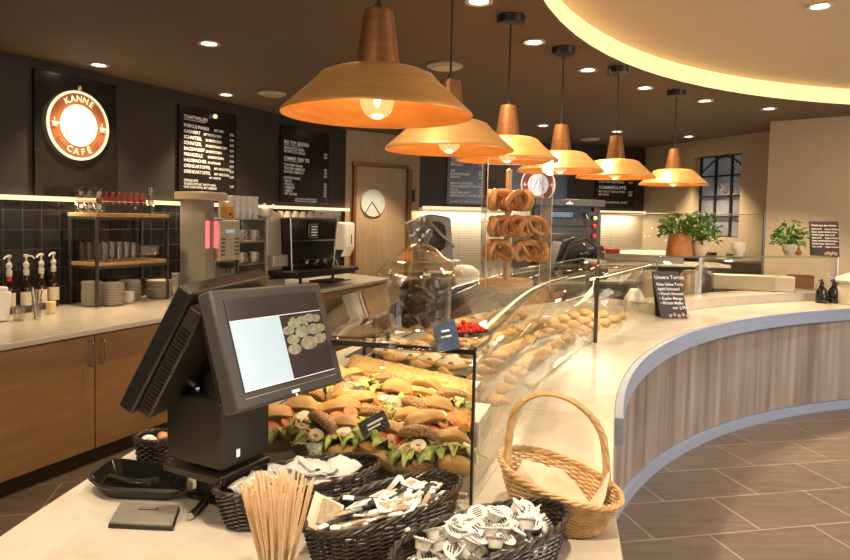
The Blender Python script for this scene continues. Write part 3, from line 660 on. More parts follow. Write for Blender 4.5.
def menu(label,c,w,h,rows,rz,spot=True,nm='menu_board'):
    t=thing(nm,label,'menu board',c,rz)
    b=MB(); b.box((0,-.015,0),(w,.03,h)); b.build('panel','board',t,bevel=.003)
    T=Matrix.Translation((0,-.0315,0))@STAND
    for (s_,x,y,sz,al) in rows:
        b=MB()
        if s_[:2]=='__': b.box((x*w+len(s_)*.011,y*h-.008,0),(len(s_)*.022,.004,.001),T=T)
        else: textmesh([(s_,x*w,y*h,sz*.80,al,0,sz*.012)],T,b)
        b.build('underline' if s_[:2]=='__' else 'lettering','text',t,smooth=0)
    if spot: b=MB(); b.blob((.05,-.06,h/2-.06),(.022,.022,.022)); b.tube([(.05,-.03,h/2-.06),(.05,-.055,h/2-.06)],.006,6); b.build('picture_spot','logo_cream',t)
    return t
s0,_=onw(177,140); s1,_=onw(234,140); w=s1-s0; h=2.68-1.80
rows=[('TOASTWELLEN',-.43,.36,.055,'LEFT'),('_____________',-.43,.355,.045,'LEFT')]
it=[('PURNUS PANINI','MIT DIPS','3,90'),('GARNIERT','MIT PUTEN DIPS','4,20'),('SCHNITZEL','IM BRÖTCHEN','3,90'),('SCHNITZEL','IM BRÖTCHEN DIPS','4,50'),('BACKWURST','IM BRÖTCHEN','3,50'),('FRIKADELLE','IM BRÖTCHEN','3,20'),('HAUSMACHER','IM KÖRNER','3,90'),('OFENKARTOFFEL','MIT KRÄUTERN','4,90'),('OFENKARTOFFEL','MIT GEFLÜGEL','5,90')]
for k,(a,b_,c_) in enumerate(it):
    y=.265-.062*k; rows+= [(a,-.43,y,.056,'LEFT'),(b_,(-.40+.029*len(a)/w),y,.042,'LEFT'),(c_,.45,y-.02,.044,'RIGHT')]
rows+=[('MIT GEMÜSE',.0,-.275,.036,'LEFT'),('OFENSUPPE',-.43,-.325,.044,'LEFT'),('TAGESSUPPE MIT BRÖTCHEN',-.43,-.36,.040,'LEFT'),('7,90',.45,-.36,.042,'RIGHT'),('UND KARTOFFEL MIT GEMÜSE',-.43,-.395,.040,'LEFT'),('ALLE PREISE INKL. MEHRWERTSTEUER',0,-.455,.030,'CENTER'),('FRAGEN SIE UNS NACH ALLERGENEN',0,-.485,.030,'CENTER')]
menu('tall black menu board with nine price rows, left of the amber tin',L((s0+s1)/2,OW-.001,2.24),w,h,rows,RL)
s0,_=onw(279,165); s1,_=onw(327,165); w=s1-s0; h=2.68-1.80
rows=[('BIO TOP GENÜSSE',-.45,.27,.072,'LEFT'),('________________',-.45,.265,.045,'LEFT'),('FRÜHSTÜCK KLEIN',-.45,.20,.056,'LEFT'),('2,90',.45,.19,.05,'RIGHT'),('FRÜHSTÜCK GROSS',-.45,.155,.056,'LEFT'),('4,90',.45,.145,.05,'RIGHT'),('SOMMER ÜBER TEE',-.45,.06,.072,'LEFT'),('_______________',-.45,.055,.045,'LEFT')]
for k,(a,c_) in enumerate((('TORTE MIT SAHNE','2,90'),('TEILCHEN GEMISCHT','1,95'),('KUCHEN GEMISCHT','2,20'))): rows+=[(a,-.45,-.02-.045*k,.052,'LEFT'),(c_,.45,-.03-.045*k,.048,'RIGHT')]
for k,(a,c_) in enumerate((('EISTEEGETRÄNKE',''),('• MILCH','2,50'),('• PFIRSICH','2,50'),('• HIMBEERE','2,50'),('• LEMON','2,50'),('• MIT BALSAM','2,90'))): rows+=[(a,-.45,-.19-.042*k,.05,'LEFT'),(c_,.45,-.19-.042*k,.046,'RIGHT')]
rows+=[('ALLE PREISE INKL. MEHRWERTSTEUER',0,-.455,.032,'CENTER'),('FRAGEN SIE UNS NACH ALLERGENEN',0,-.485,.032,'CENTER')]
menu('black menu board under the largest pendant lamp, above the espresso machine',L((s0+s1)/2,OW-.001,2.24),w,h,rows,RL,spot=False)
# back wall boards
def bw(u,v): return onplane(u,v,DW1,BA)
def BP(s,o,z): return (DW1[0]+math.cos(BA)*s+math.sin(BA)*o,DW1[1]+math.sin(BA)*s-math.cos(BA)*o,z)  # o = distance out of the wall
x0,zb=bw(446,207); x1,_=bw(484,207); w=x1-x0; h=2.62-1.86
rows=[]
for k,a in enumerate(('KAFFEE CREME','CAPPUCCINO','LATTE MACCHIATO','ESPRESSO','','TEE','SCHOKOLADE','KAKAO','','MINERALWASSER','ORANGENSAFT FRISCH','COLA','FRISCHER SAFT','GETRÄNKE ZUM MITNEHMEN')):
    if a: rows+=[(a,-.42,.40-.058*k,.055,'LEFT'),('2,%d0'%(k%9+1),.44,.40-.058*k,.05,'RIGHT')]
rows+=[('ALLE PREISE INKL. MEHRWERTSTEUER',-.42,-.46,.034,'LEFT')]
menu('drinks menu board behind the pretzel stand on the back wall',BP((x0+x1)/2,.001,2.24),w,h,rows,BA,spot=False)
x0,_=bw(594,207); x1,_=bw(633,207); w=x1-x0
rows=[('KAFFEE UND MEHR',-.42,.38,.06,'LEFT'),('BELEGT UND FRISCH',-.42,.30,.05,'LEFT'),('3,90',.44,.30,.05,'RIGHT'),('SUPPENZEIT',-.42,.10,.08,'LEFT'),('SALAT MIT BRÖTCHEN',-.42,.0,.05,'LEFT'),('4,90',.44,.0,.05,'RIGHT'),('SOMMERSUPPE',-.42,-.12,.085,'LEFT'),('MIT BROT UND BUTTER',-.42,-.19,.05,'LEFT'),('3,50',.44,-.19,.05,'RIGHT'),('MIT KÄSE',-.42,-.25,.05,'LEFT'),('3,90',.44,-.25,.05,'RIGHT'),('ALLE PREISE INKL. MWST',-.3,-.40,.045,'LEFT')]
menu('menu board beside the deck oven above the white slat tiles',BP((x0+x1)/2,.001,2.24),w,h,rows,BA,spot=False)
x0,zc_=bw(537,179); lp=thing('wall_board','dark back wall panel behind the pretzel stand with the red sign','wall panel',BP(x0,.001,2.26),BA)
b=MB(); b.box((0,-.015,0),(.95,.03,.86)); b.build('panel','board',lp,bevel=.003)
lg2=thing('logo_sign','round red and white sign reading KANNE CAFÉ on the back wall','sign',BP(x0,.033,2.18),BA)
logo(lg2,.27,'logo_red','logo_white')
# ================================================================== BACK MACHINES
x0,_=bw(532,230); x1,_=bw(601,230); cx=(x0+x1)/2; D_=.9
def zat(v,u,p): return aty(u,v,p[1])[2]
po=BP(cx,D_,0); scl=po[1]/BP(cx,0,0)[1]; wo=(x1-x0)*scl*1.0
cxo=onplane(566,230,BP(0,D_,0)[:2],BA)[0]; po=BP(cxo,D_,0); 
zt_=zat(199,565,po); 
ov=thing('deck_oven','black steel deck oven with two baking chambers and red knobs','oven',(po[0],po[1],0),BA)
b=MB(); b.box((0,.38,zt_/2),(wo,.72,zt_)); b.build('housing','dark_steel',ov,bevel=.01)
b=MB(); b.box((0,-.05,zt_-.05),(wo,.16,.10)); b.build('hood','dark_steel',ov,bevel=.01)
b=MB(); b.prism([(-.05,0),(.05,0),(.05,.02),(.02,.025),(0,.055),(-.02,.025),(-.05,.02)],0,.004,T=Matrix.Translation((-.02,-.135,zt_-.075))@STAND); b.build('emblem','paper',ov,smooth=0)
for k,(va,vb) in enumerate(((207,227),(233,262))):
    za,zb=zat(va,565,po),zat(vb,565,po); b=MB(); b.box((-wo*.08,-.0,(za+zb)/2),(wo*.78,.05,(za-zb)*.95)); d=b.build('oven_door','brown_plastic',ov,bevel=.008)
    b=MB(); b.box((-wo*.08,-.03,(za+zb)/2+.03),(wo*.34,.02,.09)); b.build('oven_window','black_gloss',d,bevel=.02)
    b=MB(); b.tube([(-wo*.38,-.03,(za+zb)/2+.06),(-wo*.42,-.10,(za+zb)/2-.02)],.01,8); b.tube([(wo*.24,-.03,(za+zb)/2+.06),(wo*.27,-.10,(za+zb)/2-.02)],.01,8); b.build('door_lever','steel',d)
for k,v in enumerate((209.5,218,226,236)):
    z=zat(v,597,po); b=MB(); b.lathe([(.030,0),(.028,.04),(.001,.042)],16,T=Matrix.Translation((wo*.40,-.005,z))@STAND); b.build('knob','paper' if k==1 else 'red',ov)
# back work table (carries slicers)
b=MB(); b.box((1.1,-.45,.90),(3.0,.85,.04)); b.box((1.1,-.42,.45),(2.9,.7,.84)); 
T_=BP(0,0,0)
def machine(name,label,u,v,w_px,parts_fn,Dp=1.7,z=.92):
    p=onplane(u,v,BP(0,Dp,0)[:2],BA)[0]; q=BP(p,Dp,z); t=thing(name,label,'slicer',q,BA); parts_fn(t,q,w_px/680*q[1]); return t
# counter carrying the machines, staff side at the back
bc=thing('back_counter','low dark steel work counter carrying the bread slicers','counter',BP(1.15,1.55,0),BA)
b=MB(); b.box((0,0,.90),(2.7,.6,.036)); b.build('worktop','steel',bc,bevel=.004)
b=MB(); b.box((0,.02,.46),(2.6,.52,.84)); b.build('body','dark_steel',bc,bevel=.004)
ds_=[q for q in (1.5,)]
def slicer_a(t,q,w):
    h=zat(214,437,q)-q[2]
    b=MB(); b.prism([(-.5*w,0),(.5*w,0),(.45*w,h*.42),(.38*w,h*.95),(-.05*w,h),(-.55*w,h*.86),(-.35*w,h*.4)],-.22,.05,T=Matrix.Translation((0,0,.0))@STAND); b.build('housing','slicer_grey',t,bevel=.02)
    b=MB(); b.lathe([(.001,0),(w*.33,0),(w*.33,.03),(w*.1,.05),(.001,.05)],28,T=Matrix.Translation((.02*w,-.07,h*.66))@STAND@Matrix.Rotation(.4,4,'Y')); b.build('blade_cover','dark_steel',t)
    b=MB(); b.tube([(-.2*w,-.16,h*.92),(.1*w,-.18,h*.70),(.42*w,-.16,h*.52)],.02,8); b.build('lever','steel',t)
    b=MB(); b.box((.1*w,-.14,h*.30),(w*.9,.2,.03)); b.box((.12*w,-.12,h*.14),(w*.6,.16,.05)); b.build('carriage','steel',t,bevel=.006)
machine('bread_slicer','grey slicing machine on the back counter behind the glass jar',432,262,46,slicer_a)
def slicer_b(t,q,w):
    h=zat(236,577,q)-q[2]
    b=MB(); b.prism([(-.5*w,0),(.5*w,0),(.52*w,h*.45),(.40*w,h*.8),(.15*w,h*.72),(-.1*w,h),(-.3*w,h*.9)],-.25,.08,T=STAND); b.build('housing','black_plastic',t,bevel=.02)
    b=MB(); b.tube([(-.42*w,-.12,h*.1),(-.2*w,-.14,h*.85),(.05*w,-.14,h*.95),(.3*w,-.12,h*.7)],.014,8); b.build('guard_rail','dark_steel',t)
    b=MB(); b.lathe([(.001,0),(w*.18,0),(w*.16,.03),(.001,.04)],24,T=Matrix.Translation((.1*w,-.10,h*.42))@STAND); b.build('blade_cover','black_gloss',t)
    b=MB(); b.box((.18*w,-.12,h*.12),(w*.12,.05,h*.2)); b.build('control_knob','brass',t,bevel=.01)
machine('bread_slicer','black slicing machine standing in front of the deck oven',577,268,62,slicer_b,Dp=1.55)
# flour bag / white cloth on the counter
q=BP(onplane(463,255,BP(0,1.6,0)[:2],BA)[0],1.6,.921); b=MB(); b.blob((0,0,.09),(.19,.12,.09),amp=.06,n=20,m=12,flat=-.95); tag(b.build('cloth_bag','paper',loc=q),'white soft bag lying beside the grey slicing machine','bag')
# table with white slab behind plants
tb=thing('prep_table','black metal frame table with pale top below the window','table',(2.62,7.75,0),-.12)
b=MB(); b.box((0,0,1.19),(1.5,.55,.03)); b.build('table_top','marble',tb,bevel=.004)
for x in (-.72,.72):
    for y in (-.24,.24): b=MB(); b.box((x,y,.585),(.04,.04,1.17)); b.build('leg','black_plastic',tb)
b=MB(); b.box((0,-.24,1.15),(1.42,.03,.04)); b.build('rail','black_plastic',tb)
tr=thing('serving_tray','steel tray of white paper on the black frame table','tray',(2.45,7.7,1.207),-.12)
b=MB(); b.box((0,0,.05),(.85,.36,.10)); b.build('tray_body','steel',tr,bevel=.01)
b=MB(); b.blob((.05,0,.10),(.38,.15,.04),amp=.08,n=24,m=10,flat=0); b.build('paper_liner','paper',tr)
b=MB(); b.box((-.34,-.1,.125),(.16,.1,.045)); b.build('red_packet','red',tr,bevel=.01)
# oven-like steel worktop unit under the window
su=thing('steel_unit','dark steel kitchen unit standing below the window','kitchen unit',(3.35+math.cos(RA)*1.75,10.5+math.sin(RA)*1.75,0),RA)
b=MB(); b.box((0,-.25,.6),(1.6,.5,1.2)); b.build('body','dark_steel',su,bevel=.01)
b=MB(); b.box((0,-.25,1.215),(1.64,.54,.03)); b.build('worktop','steel',su,bevel=.004)
b=MB()
for k in range(3): b.lathe([(.001,.0),(.09,0),(.09,.05),(.10,.055),(.001,.056)],18,(-.5+.4*k,-.25,1.231))
b.build('pan_lids','dark_steel',su)
# ================================================================== CURVED COUNTER
TH0,TH1=R(15),R(73)
def ring(b,r0,r1,t0,t1,z0,z1,n=72,mi=0):
    A=arc(r0,t0,t1,n);B=arc(r1,t0,t1,n)
    vs=[(*p,z0) for p in A]+[(*p,z0) for p in B]+[(*p,z1) for p in A]+[(*p,z1) for p in B]; k=n+1; fs=[]
    for i in range(n):
        fs+=[(i,i+1,k+i+1,k+i),(2*k+i,3*k+i,3*k+i+1,2*k+i+1),(i,2*k+i,2*k+i+1,i+1),(k+i,k+i+1,3*k+i+1,3*k+i)]
    fs+=[(0,k,3*k,2*k),(n,2*k+n,3*k+n,k+n)]
    b.add(vs,fs,mi=mi)
RI=5.43
def ring2(b,r0,r1,t0,t1,z0,z1,n=72):
    global C0
    k_=C0; C0=(5.6,1.32); ring(b,r0,r1,t0,t1,z0,z1,n); C0=k_
cc=thing('service_counter','curved service counter with grey-brown wood front and blue-grey strips','counter')
b=MB(); ring2(b,5.12,5.17,R(12),R(76),.08,.86); b.build('wood_front','counter_wood',cc,smooth=40)
b=MB(); ring(b,RI,RI+.03,TH0,TH1,WZ-.105,WZ-.002); b.build('top_strip','alu',cc,smooth=40)
b=MB(); ring2(b,5.09,5.13,R(12),R(76),0.0,.075); b.build('plinth_strip','alu',cc,smooth=40)
b=MB(); ring(b,RI+.032,6.95,TH0,R(52),WZ-.07,WZ,n=60); ring(b,RI+.032,6.28,R(52),TH1,WZ-.07,WZ,n=40)
# near end of the worktop: straight customer edge, staff edge on the outer arc
ex=[atz(624,562,WZ),atz(613.5,503,WZ)]
near=[(.32,.95),ex[0],ex[1],pol(RI+.032,TH0),*[pol(6.95,R(a)) for a in (15,12,10,8,6,4,2,0,-2)]]
b2=MB(); b2.prism(near,WZ-.07,WZ)
b2.build('near_worktop','marble',cc,bevel=.004); b.build('worktop','marble',cc,smooth=30)
b=MB(); pn=[(.32,.96),(ex[0][0]-.006,ex[0][1]),(ex[1][0]-.006,ex[1][1]),(pol(RI+.06,TH0)[0],pol(RI+.06,TH0)[1]),*[pol(6.9,R(a)) for a in (15,12,8,4,0,-2)]]
b.prism(pn,0,WZ-.072); b.build('end_body','soap',cc)
b=MB(); ring(b,6.75,6.9,TH0+.001,R(51.8),0.1,WZ-.072); ring(b,6.1,6.2,R(52),TH1,0.1,WZ-.072); b.build('staff_side_panel','cab_wood',cc,smooth=40)
b=MB(); ring(b,5.95,6.25,R(46),R(74),WZ+.001,WZ+.085); b.build('raised_base','marble',cc,smooth=40)
# ================================================================== DISPLAY CASE
PB=[(471,505),(511,445),(541.5,387.5),(564,367),(595,343)]; PT=[(478,352),(500,325),(540,288),(566,278),(594,273)]
def resample(P,n):
    out=[]
    for i in range(n+1):
        t=i/n*(len(P)-1); k=min(int(t),len(P)-2); f=t-k
        p0=P[max(k-1,0)];p1=P[k];p2=P[k+1];p3=P[min(k+2,len(P)-1)]
        out.append(tuple(.5*((2*p1[j])+(-p0[j]+p2[j])*f+(2*p0[j]-5*p1[j]+4*p2[j]-p3[j])*f*f+(-p0[j]+3*p1[j]-3*p2[j]+p3[j])*f**3) for j in range(2)))
    return out
gb=resample([atz(*p,WZ) for p in PB],40)
gt=[ (x,y) for x,y in resample([atz(*p,GZ) for p in PT],40)]
# keep the pane upright at the near corner
gt[0]=gb[0]
for i in range(1,8): f=i/8; gt[i]=(gt[i][0]*f+gb[i][0]*(1-f),gt[i][1]*f+gb[i][1]*(1-f))
eL=atz(335,340,GZ); e0=gb[0]; ed=Vector((eL[0]-e0[0],eL[1]-e0[1])).normalized(); ELN=.80
eE=(e0[0]+ed.x*ELN,e0[1]+ed.y*ELN)
dc=thing('display_case','curved glass display case of sandwiches on the service counter','display case')
b=MB(); b.ribbon([(*p,WZ+.002) for p in gb],[(*p,GZ) for p in gt]); b.build('front_glass','pane',dc,solid=.006)
b=MB(); b.tube([(*p,GZ) for p in gt],.006,6); b.build('top_glass_edge','glass_edge',dc)
b=MB(); b.ribbon([(e0[0],e0[1],WZ+.002),(eE[0],eE[1],WZ+.002)],[(e0[0],e0[1],GZ-.01),(eE[0],eE[1],GZ-.01)]); b.build('end_glass','pane',dc,solid=.006)
# top glass: between front curve and an inner arc
back=[]
for i,p in enumerate(gt):
    f=i/40; d=Vector((p[0]-C0[0],p[1]-C0[1])).normalized()
    if i==0: q=eE
    else:
        q2=(p[0]+d.x*.72,p[1]+d.y*.72); k=max(0,1-i/8); q=(q2[0]*(1-k)+(eE[0]+.02*i)*k,q2[1]*(1-k)+(eE[1]+.05*i)*k)
    back.append(q)
b=MB(); b.ribbon([(*p,GZ+.003) for p in gt],[(*p,GZ+.003) for p in back]); b.build('top_glass','pane',dc,solid=.008)
b=MB(); n2=Vector((-ed.y,ed.x))
mx_=((e0[0]+eE[0])/2,(e0[1]+eE[1])/2); ea=math.atan2(ed.y,ed.x)
b.box((mx_[0],mx_[1],GZ-.006),(ELN,.012,.012),rz=ea); b.box((e0[0],e0[1],(WZ+GZ)/2),(.007,.012,GZ-WZ-.004),rz=ea); b.build('black_frame','black_plastic',dc,smooth=0)
b=MB()
b.tube([(*p,WZ+.10) for p in back[8::4]],.006,6)
for p in back[8::10]: b.box((p[0],p[1],(WZ+GZ)/2),(.02,.02,GZ-WZ-.006))
b.build('rear_frame','dark_steel',dc)
b=MB(); b.tube([(p[0]*.93+q[0]*.07,p[1]*.93+q[1]*.07,GZ-.015) for p,q in zip(gt[3:-1],back[3:-1])],.006,6); b.build('light_tube','case_lit',dc)
# deck inside: stone/steel
deck=[(p[0]*.97+q[0]*.03,p[1]*.97+q[1]*.03) for p,q in zip(gb,back)]
b=MB(); b.ribbon([(*p,WZ+.006) for p in deck[1:]],[(*p,WZ+.006) for p in back[1:]]); b.build('display_deck','steel',dc,solid=.006)
# glass seam post at 595
b=MB(); b.box((gb[-1][0],gb[-1][1],(WZ+GZ)/2),(.02,.02,GZ-WZ-.004)); b.build('seam_post','dark_steel',dc)
# second, straight module
m2=thing('display_case','low glass display module beside the chalk sign','display case')
p0=gb[-1]; p1=atz(655,316,WZ); d2=Vector((p1[0]-p0[0],p1[1]-p0[1])).normalized(); nn_=Vector((-d2.y,d2.x))
z2=1.345
off=.03; p0=(p0[0]+d2.x*off,p0[1]+d2.y*off)
b=MB(); b.ribbon([(*p0,WZ+.003),(*p1,WZ+.003)],[(*p0,GZ),(*p1,z2)]); b.build('front_glass','pane',m2,solid=.006)
q0=(p0[0]+nn_.x*.6,p0[1]+nn_.y*.6); q1=(p1[0]+nn_.x*.6,p1[1]+nn_.y*.6)
b=MB(); b.ribbon([(*p0,GZ+.003),(*p1,z2+.003)],[(*q0,GZ+.003),(*q1,z2+.003)]); b.build('top_glass','pane',m2,solid=.006)
b=MB(); b.ribbon([(*p1,WZ+.003),(*q1,WZ+.003)],[(*p1,z2),(*q1,z2)]); b.build('end_glass','pane',m2,solid=.006)
b=MB(); b.tube([(*p0,GZ),(*p1,z2),(*q1,z2),(*q0,GZ)],.005,6); b.tube([(*p1,WZ),(*p1,z2)],.005,6); b.build('glass_edges','glass_edge',m2)
b=MB(); b.tube([(p0[0]+nn_.x*.05,p0[1]+nn_.y*.05,GZ-.02),(p1[0]+nn_.x*.05,p1[1]+nn_.y*.05,z2-.02)],.006,6); b.build('light_tube','case_lit',m2)
# third module with plants on top
m3=thing('display_case','glass module with plants and pots on its top, beside the pillar','display case')
zz=1.345
def S3(u,dy=0): return atz(u,257-(u-835)*.0-dy,zz)
fr=[atz(655+ (838-655)*i/12,257,zz) for i in range(13)]
bk=[]
for p in fr:
    d=Vector((p[0]-C0[0],p[1]-C0[1])).normalized(); bk.append((p[0]+d.x*.22,p[1]+d.y*.22))
b=MB(); b.ribbon([(*p,zz) for p in fr],[(*p,zz) for p in bk]); b.build('top_glass','pane',m3,solid=.008)
b=MB(); b.tube([(*p,zz) for p in fr],.006,6); 
b.build('top_edge','glass_edge',m3)
ps=[fr[3],fr[12]]
b=MB()
b.box((fr[3][0],fr[3][1],(zz+WZ+.09)/2),(.03,.01,zz-WZ-.09)); b.build('glass_fin','steel',m3)
b=MB(); b.box((fr[-1][0],fr[-1][1],(zz+WZ+.09)/2),(.008,.008,zz-WZ-.09)); b.build('post','steel',m3)
b=MB(); b.ribbon([(*p,WZ+.088) for p in fr[3:]],[(*p,zz) for p in fr[3:]]); b.build('front_glass','pane',m3,solid=.006)
# glass screen further back with dark top edge
sA_=aty(600,213,6.9); sB_=aty(765,214.5,6.9)
gs=thing('glass_screen','tall clear glass screen with dark edge behind the potted plants','glass screen')
b=MB(); b.ribbon([(sA_[0],sA_[1],WZ+.3),(sB_[0],sB_[1],WZ+.3)],[(sA_[0],sA_[1],sA_[2]),(sB_[0],sB_[1],sB_[2])]); b.build('pane','clear',gs,solid=.006)
b=MB(); b.tube([sA_,sB_],.006,6); b.build('top_edge','dark_steel',gs)
for p in (sA_,sB_): b=MB(); b.box((p[0],p[1],p[2]/2),(.02,.02,p[2])); b.build('post','dark_steel',gs)
# ================================================================== FOOD IN THE CASE
def roll_proto(name,kind):
    t=thing(name,'x','sandwich'); c={'plain':'bun','seeded':'bun_seed','long':'bun'}[kind]
    L_=1.45 if kind=='long' else 1.0; sd=hash_[kind]
    b=MB(); b.blob((0,0,.018),(.050*L_,.047,.024),amp=.035,seed=sd,n=20,m=10); b.build('bottom_bun',c,t)
    b=MB(); N=72; A=[];B=[];C_=[]
    for i in range(N):
        a=2*PI*i/N; rr=1.04+.16*math.sin(7*a+sd)+.09*math.sin(13*a+1); z=.044+.014*math.sin(9*a+sd)+.009*math.sin(19*a)
        A.append((.020*L_*math.cos(a),.018*math.sin(a)-.004,.056)); B.append((.042*L_*math.cos(a),.039*math.sin(a)-.006,.054+.5*(z-.044))); C_.append((.058*L_*rr*math.cos(a),.054*rr*math.sin(a)-.006,z-.006))
    b.ribbon(A,B,closed=True); b.ribbon(B,C_,closed=True); b.build('lettuce','lettuce',t,solid=.0012)
    b=MB()
    for i in range(3 if kind!='long' else 4):
        x=(i-(1 if kind!='long' else 1.5))*.027*L_; b.lathe([(.001,-.002),(.019,-.002),(.020,0),(.019,.003),(.001,.004)],16,T=Matrix.Translation((x,-.020+.006*(i%2),.062+.002*i))@Matrix.Rotation(.35+.15*i,4,'X')@Matrix.Rotation(.3*(i-1),4,'Y'))
    if kind=='seeded': b.build('egg_slice','egg',t); b=MB(); [b.blob(((i-1)*.027,-.021,.067),(.008,.008,.003),n=10,m=6) for i in range(3)]; b.build('egg_yolk','cheese_pale',t)
    elif kind=='plain': b.build('cheese_slice','egg',t)
    else: b.build('tomato_slice','tomato',t)
    b=MB(); N=28; A=[];B=[]
    for i in range(N+1):
        x=(-.040+.080*i/N)*L_; A.append((x,.012,.066)); B.append((x*1.05,-.040+.006*math.sin(i*1.1),.054+.007*math.sin(i*1.5)))
    b.ribbon(A,B); b.build('ham','ham',t,solid=.002)
    b=MB(); b.blob((0,.026,.082),(.050*L_,.042,.034),amp=.045,seed=sd+1,n=24,m=14,rot=Euler((R(-24),0,0)),flat=-.25); b.build('top_bun',c,t)
    return t
hash_={'plain':11,'seeded':23,'long':37}
protos={k:roll_proto('filled_roll',k) for k in ('plain','seeded','long')}
lab={'plain':'golden crusty roll filled with lettuce, ham and tomato in the glass case','seeded':'seeded roll filled with lettuce, ham and egg in the glass case','long':'long golden baguette roll filled with lettuce and tomato in the glass case'}
rnd=random.Random(5)
names_row=('front','second','third','fourth','fifth','sixth','seventh'); cnt=0
for j in range(6):
    for i in range(8):
        x=-.66+.107*i+(.045 if j%2 else 0); y=.085+.098*j
        # local case frame: along the end glass (ed) and away from camera
        px_=e0[0]+ed.x*(.045-x*1.0-.10) ; py_=e0[1]+ed.y*(.045-x*1.0-.10)
        fx,fy=px_+ -ed.y*-1*0,py_
        nv=Vector((-ed.y,ed.x)); nv=nv if nv.y>0 else -nv
        P=(px_+nv.x*y+rnd.uniform(-.01,.01),py_+nv.y*y+rnd.uniform(-.01,.01))
        if math.hypot(P[0]-C0[0],P[1]-C0[1])<5.93: continue
        if P[0]<-.62: continue
        pu_,pv_=proj(P[0],P[1],WZ+.06)
        if pv_<(404+.18*(pu_-345) if pu_>335 else 375): continue
        kind=('plain','seeded','long')[(i*2+j*3+rnd.randint(0,1))%3] if i>4 else ('plain','plain','seeded')[(i+j)%3]
        if i<=5: kind=('long','seeded','plain')[(i+2*j)%3]
        place(0,protos[kind],(P[0],P[1],WZ+.034+.012*j+rnd.uniform(0,.014)),(R(-26)+rnd.uniform(-.35,.35),rnd.uniform(-.35,.35),rnd.uniform(-.9,.9)),lab[kind],{'plain':'golden filled rolls','seeded':'seeded filled rolls','long':'filled baguette rolls'}[kind],scale=(1.12,1.12,1.12)); cnt+=1
def frame_pt(a,y,z): # a along end glass from corner, y depth into case
    nv=Vector((-ed.y,ed.x)); nv=nv if nv.y>0 else -nv
    return (e0[0]+ed.x*a+nv.x*y,e0[1]+ed.y*a+nv.y*y,z)
caseA=math.atan2(-ed.y,-ed.x)
# baked slabs
def slab(name,label,u0,u1,v0,v1,zt,mt,seed,th=.035):
    """four image corners give the slab's place on the tray height zt"""
    P=[Vector((*atz(*q,zt),zt)) for q in (u0,u1,v1,v0)]
    c=sum(P,Vector())/4; b=MB(); NX,NY=36,14; vs=[];fs=[]; r_=random.Random(seed); ph=[r_.random()*6 for _ in range(4)]
    for j in range(NY+1):
        for i in range(NX+1):
            f,g=i/NX,j/NY; p=(P[0]*(1-f)+P[1]*f)*(1-g)+(P[3]*(1-f)+P[2]*f)*g-c
            e=min(1,min(f,1-f)*10,min(g,1-g)*5)**.5
            z=th*(.55+.45*e)+.004*math.sin(i*1.3+ph[0])*math.sin(j*1.9+ph[1])+.003*math.sin(i*3.1+j*2.3+ph[2]); vs.append((p.x,p.y,z))
    k=NX+1
    for j in range(NY):
        for i in range(NX): fs.append((j*k+i,j*k+i+1,(j+1)*k+i+1,(j+1)*k+i))
    n0=len(vs); bd=[i for i in range(k)]+[j*k+NX for j in range(1,NY+1)]+[NY*k+i for i in range(NX-1,-1,-1)]+[j*k for j in range(NY-1,0,-1)]
    for q in bd: vs.append((vs[q][0],vs[q][1],0))
    for a in range(len(bd)): c2=(a+1)%len(bd); fs.append((bd[a],bd[c2],n0+c2,n0+a))
    fs.append(tuple(n0+a for a in range(len(bd))))
    b.add(vs,fs); o=b.build(name,mt,loc=c,smooth=60); return tag(o,label,'flatbread')
slab('baked_flatbread','golden orange cheese flatbread slab behind the filled rolls',(346,376),(473,408),(352,402),(470,432),1.03,'cheese_org',1)
slab('baked_flatbread','pale yellow cheese flatbread slab, the farther of the two slabs',(352,360),(473,388),(346,371),(472,401),1.05,'cheese_pale',2)
# risers under the slabs
nv=Vector((-ed.y,ed.x)); nv=nv if nv.y>0 else -nv
for (uv,zz_,lab_) in (((409,404),1.03,'steel step carrying the golden cheese flatbread'),((409,379),1.05,'steel step carrying the pale cheese flatbread')):
    c=atz(*uv,zz_); b=MB(); b.box((0,0,0),(.56,.22 if zz_<1.04 else .16,zz_-WZ-.018)); tag(b.build('tray_riser','steel',loc=(c[0]-.02,c[1],(zz_+WZ+.012)/2),rz=caseA,bevel=.003),lab_,'display step')
# iced pastries behind
ip=thing('iced_pastry','x','pastry'); b=MB(); b.blob((0,0,.02),(.075,.045,.03),amp=.05,seed=4,n=22,m=12); b.build('pastry_body','bun',ip)
b=MB(); b.blob((0,0,.026),(.070,.041,.028),amp=.06,seed=4,n=22,m=12,flat=.0); b.build('icing','icing',ip)
for i,(u,v) in enumerate(((385,349),(408,354),(430,358),(450,362),(395,342),(418,346))):
    x,y=atz(u,v,1.03); place(0,ip,(x,y,1.0),(0,0,caseA+.2*math.sin(i*2)),'iced pastry with dark chocolate drizzle behind the pale flatbread','iced pastries with chocolate')
x,y=atz(412,352,1.0); b=MB(); b.box((0,0,0),(.62,.38,.008)); tag(b.build('pastry_tray','steel',loc=(x+.03,y+.02,.985),rz=caseA,bevel=.002),'steel tray under the iced pastries','tray')
b=MB(); b.box((0,0,0),(.56,.32,.985-WZ-.02)); tag(b.build('tray_riser','steel',loc=(x+.03,y+.02,(.981+WZ+.012)/2),rz=caseA),'steel step under the iced pastry tray','display step')
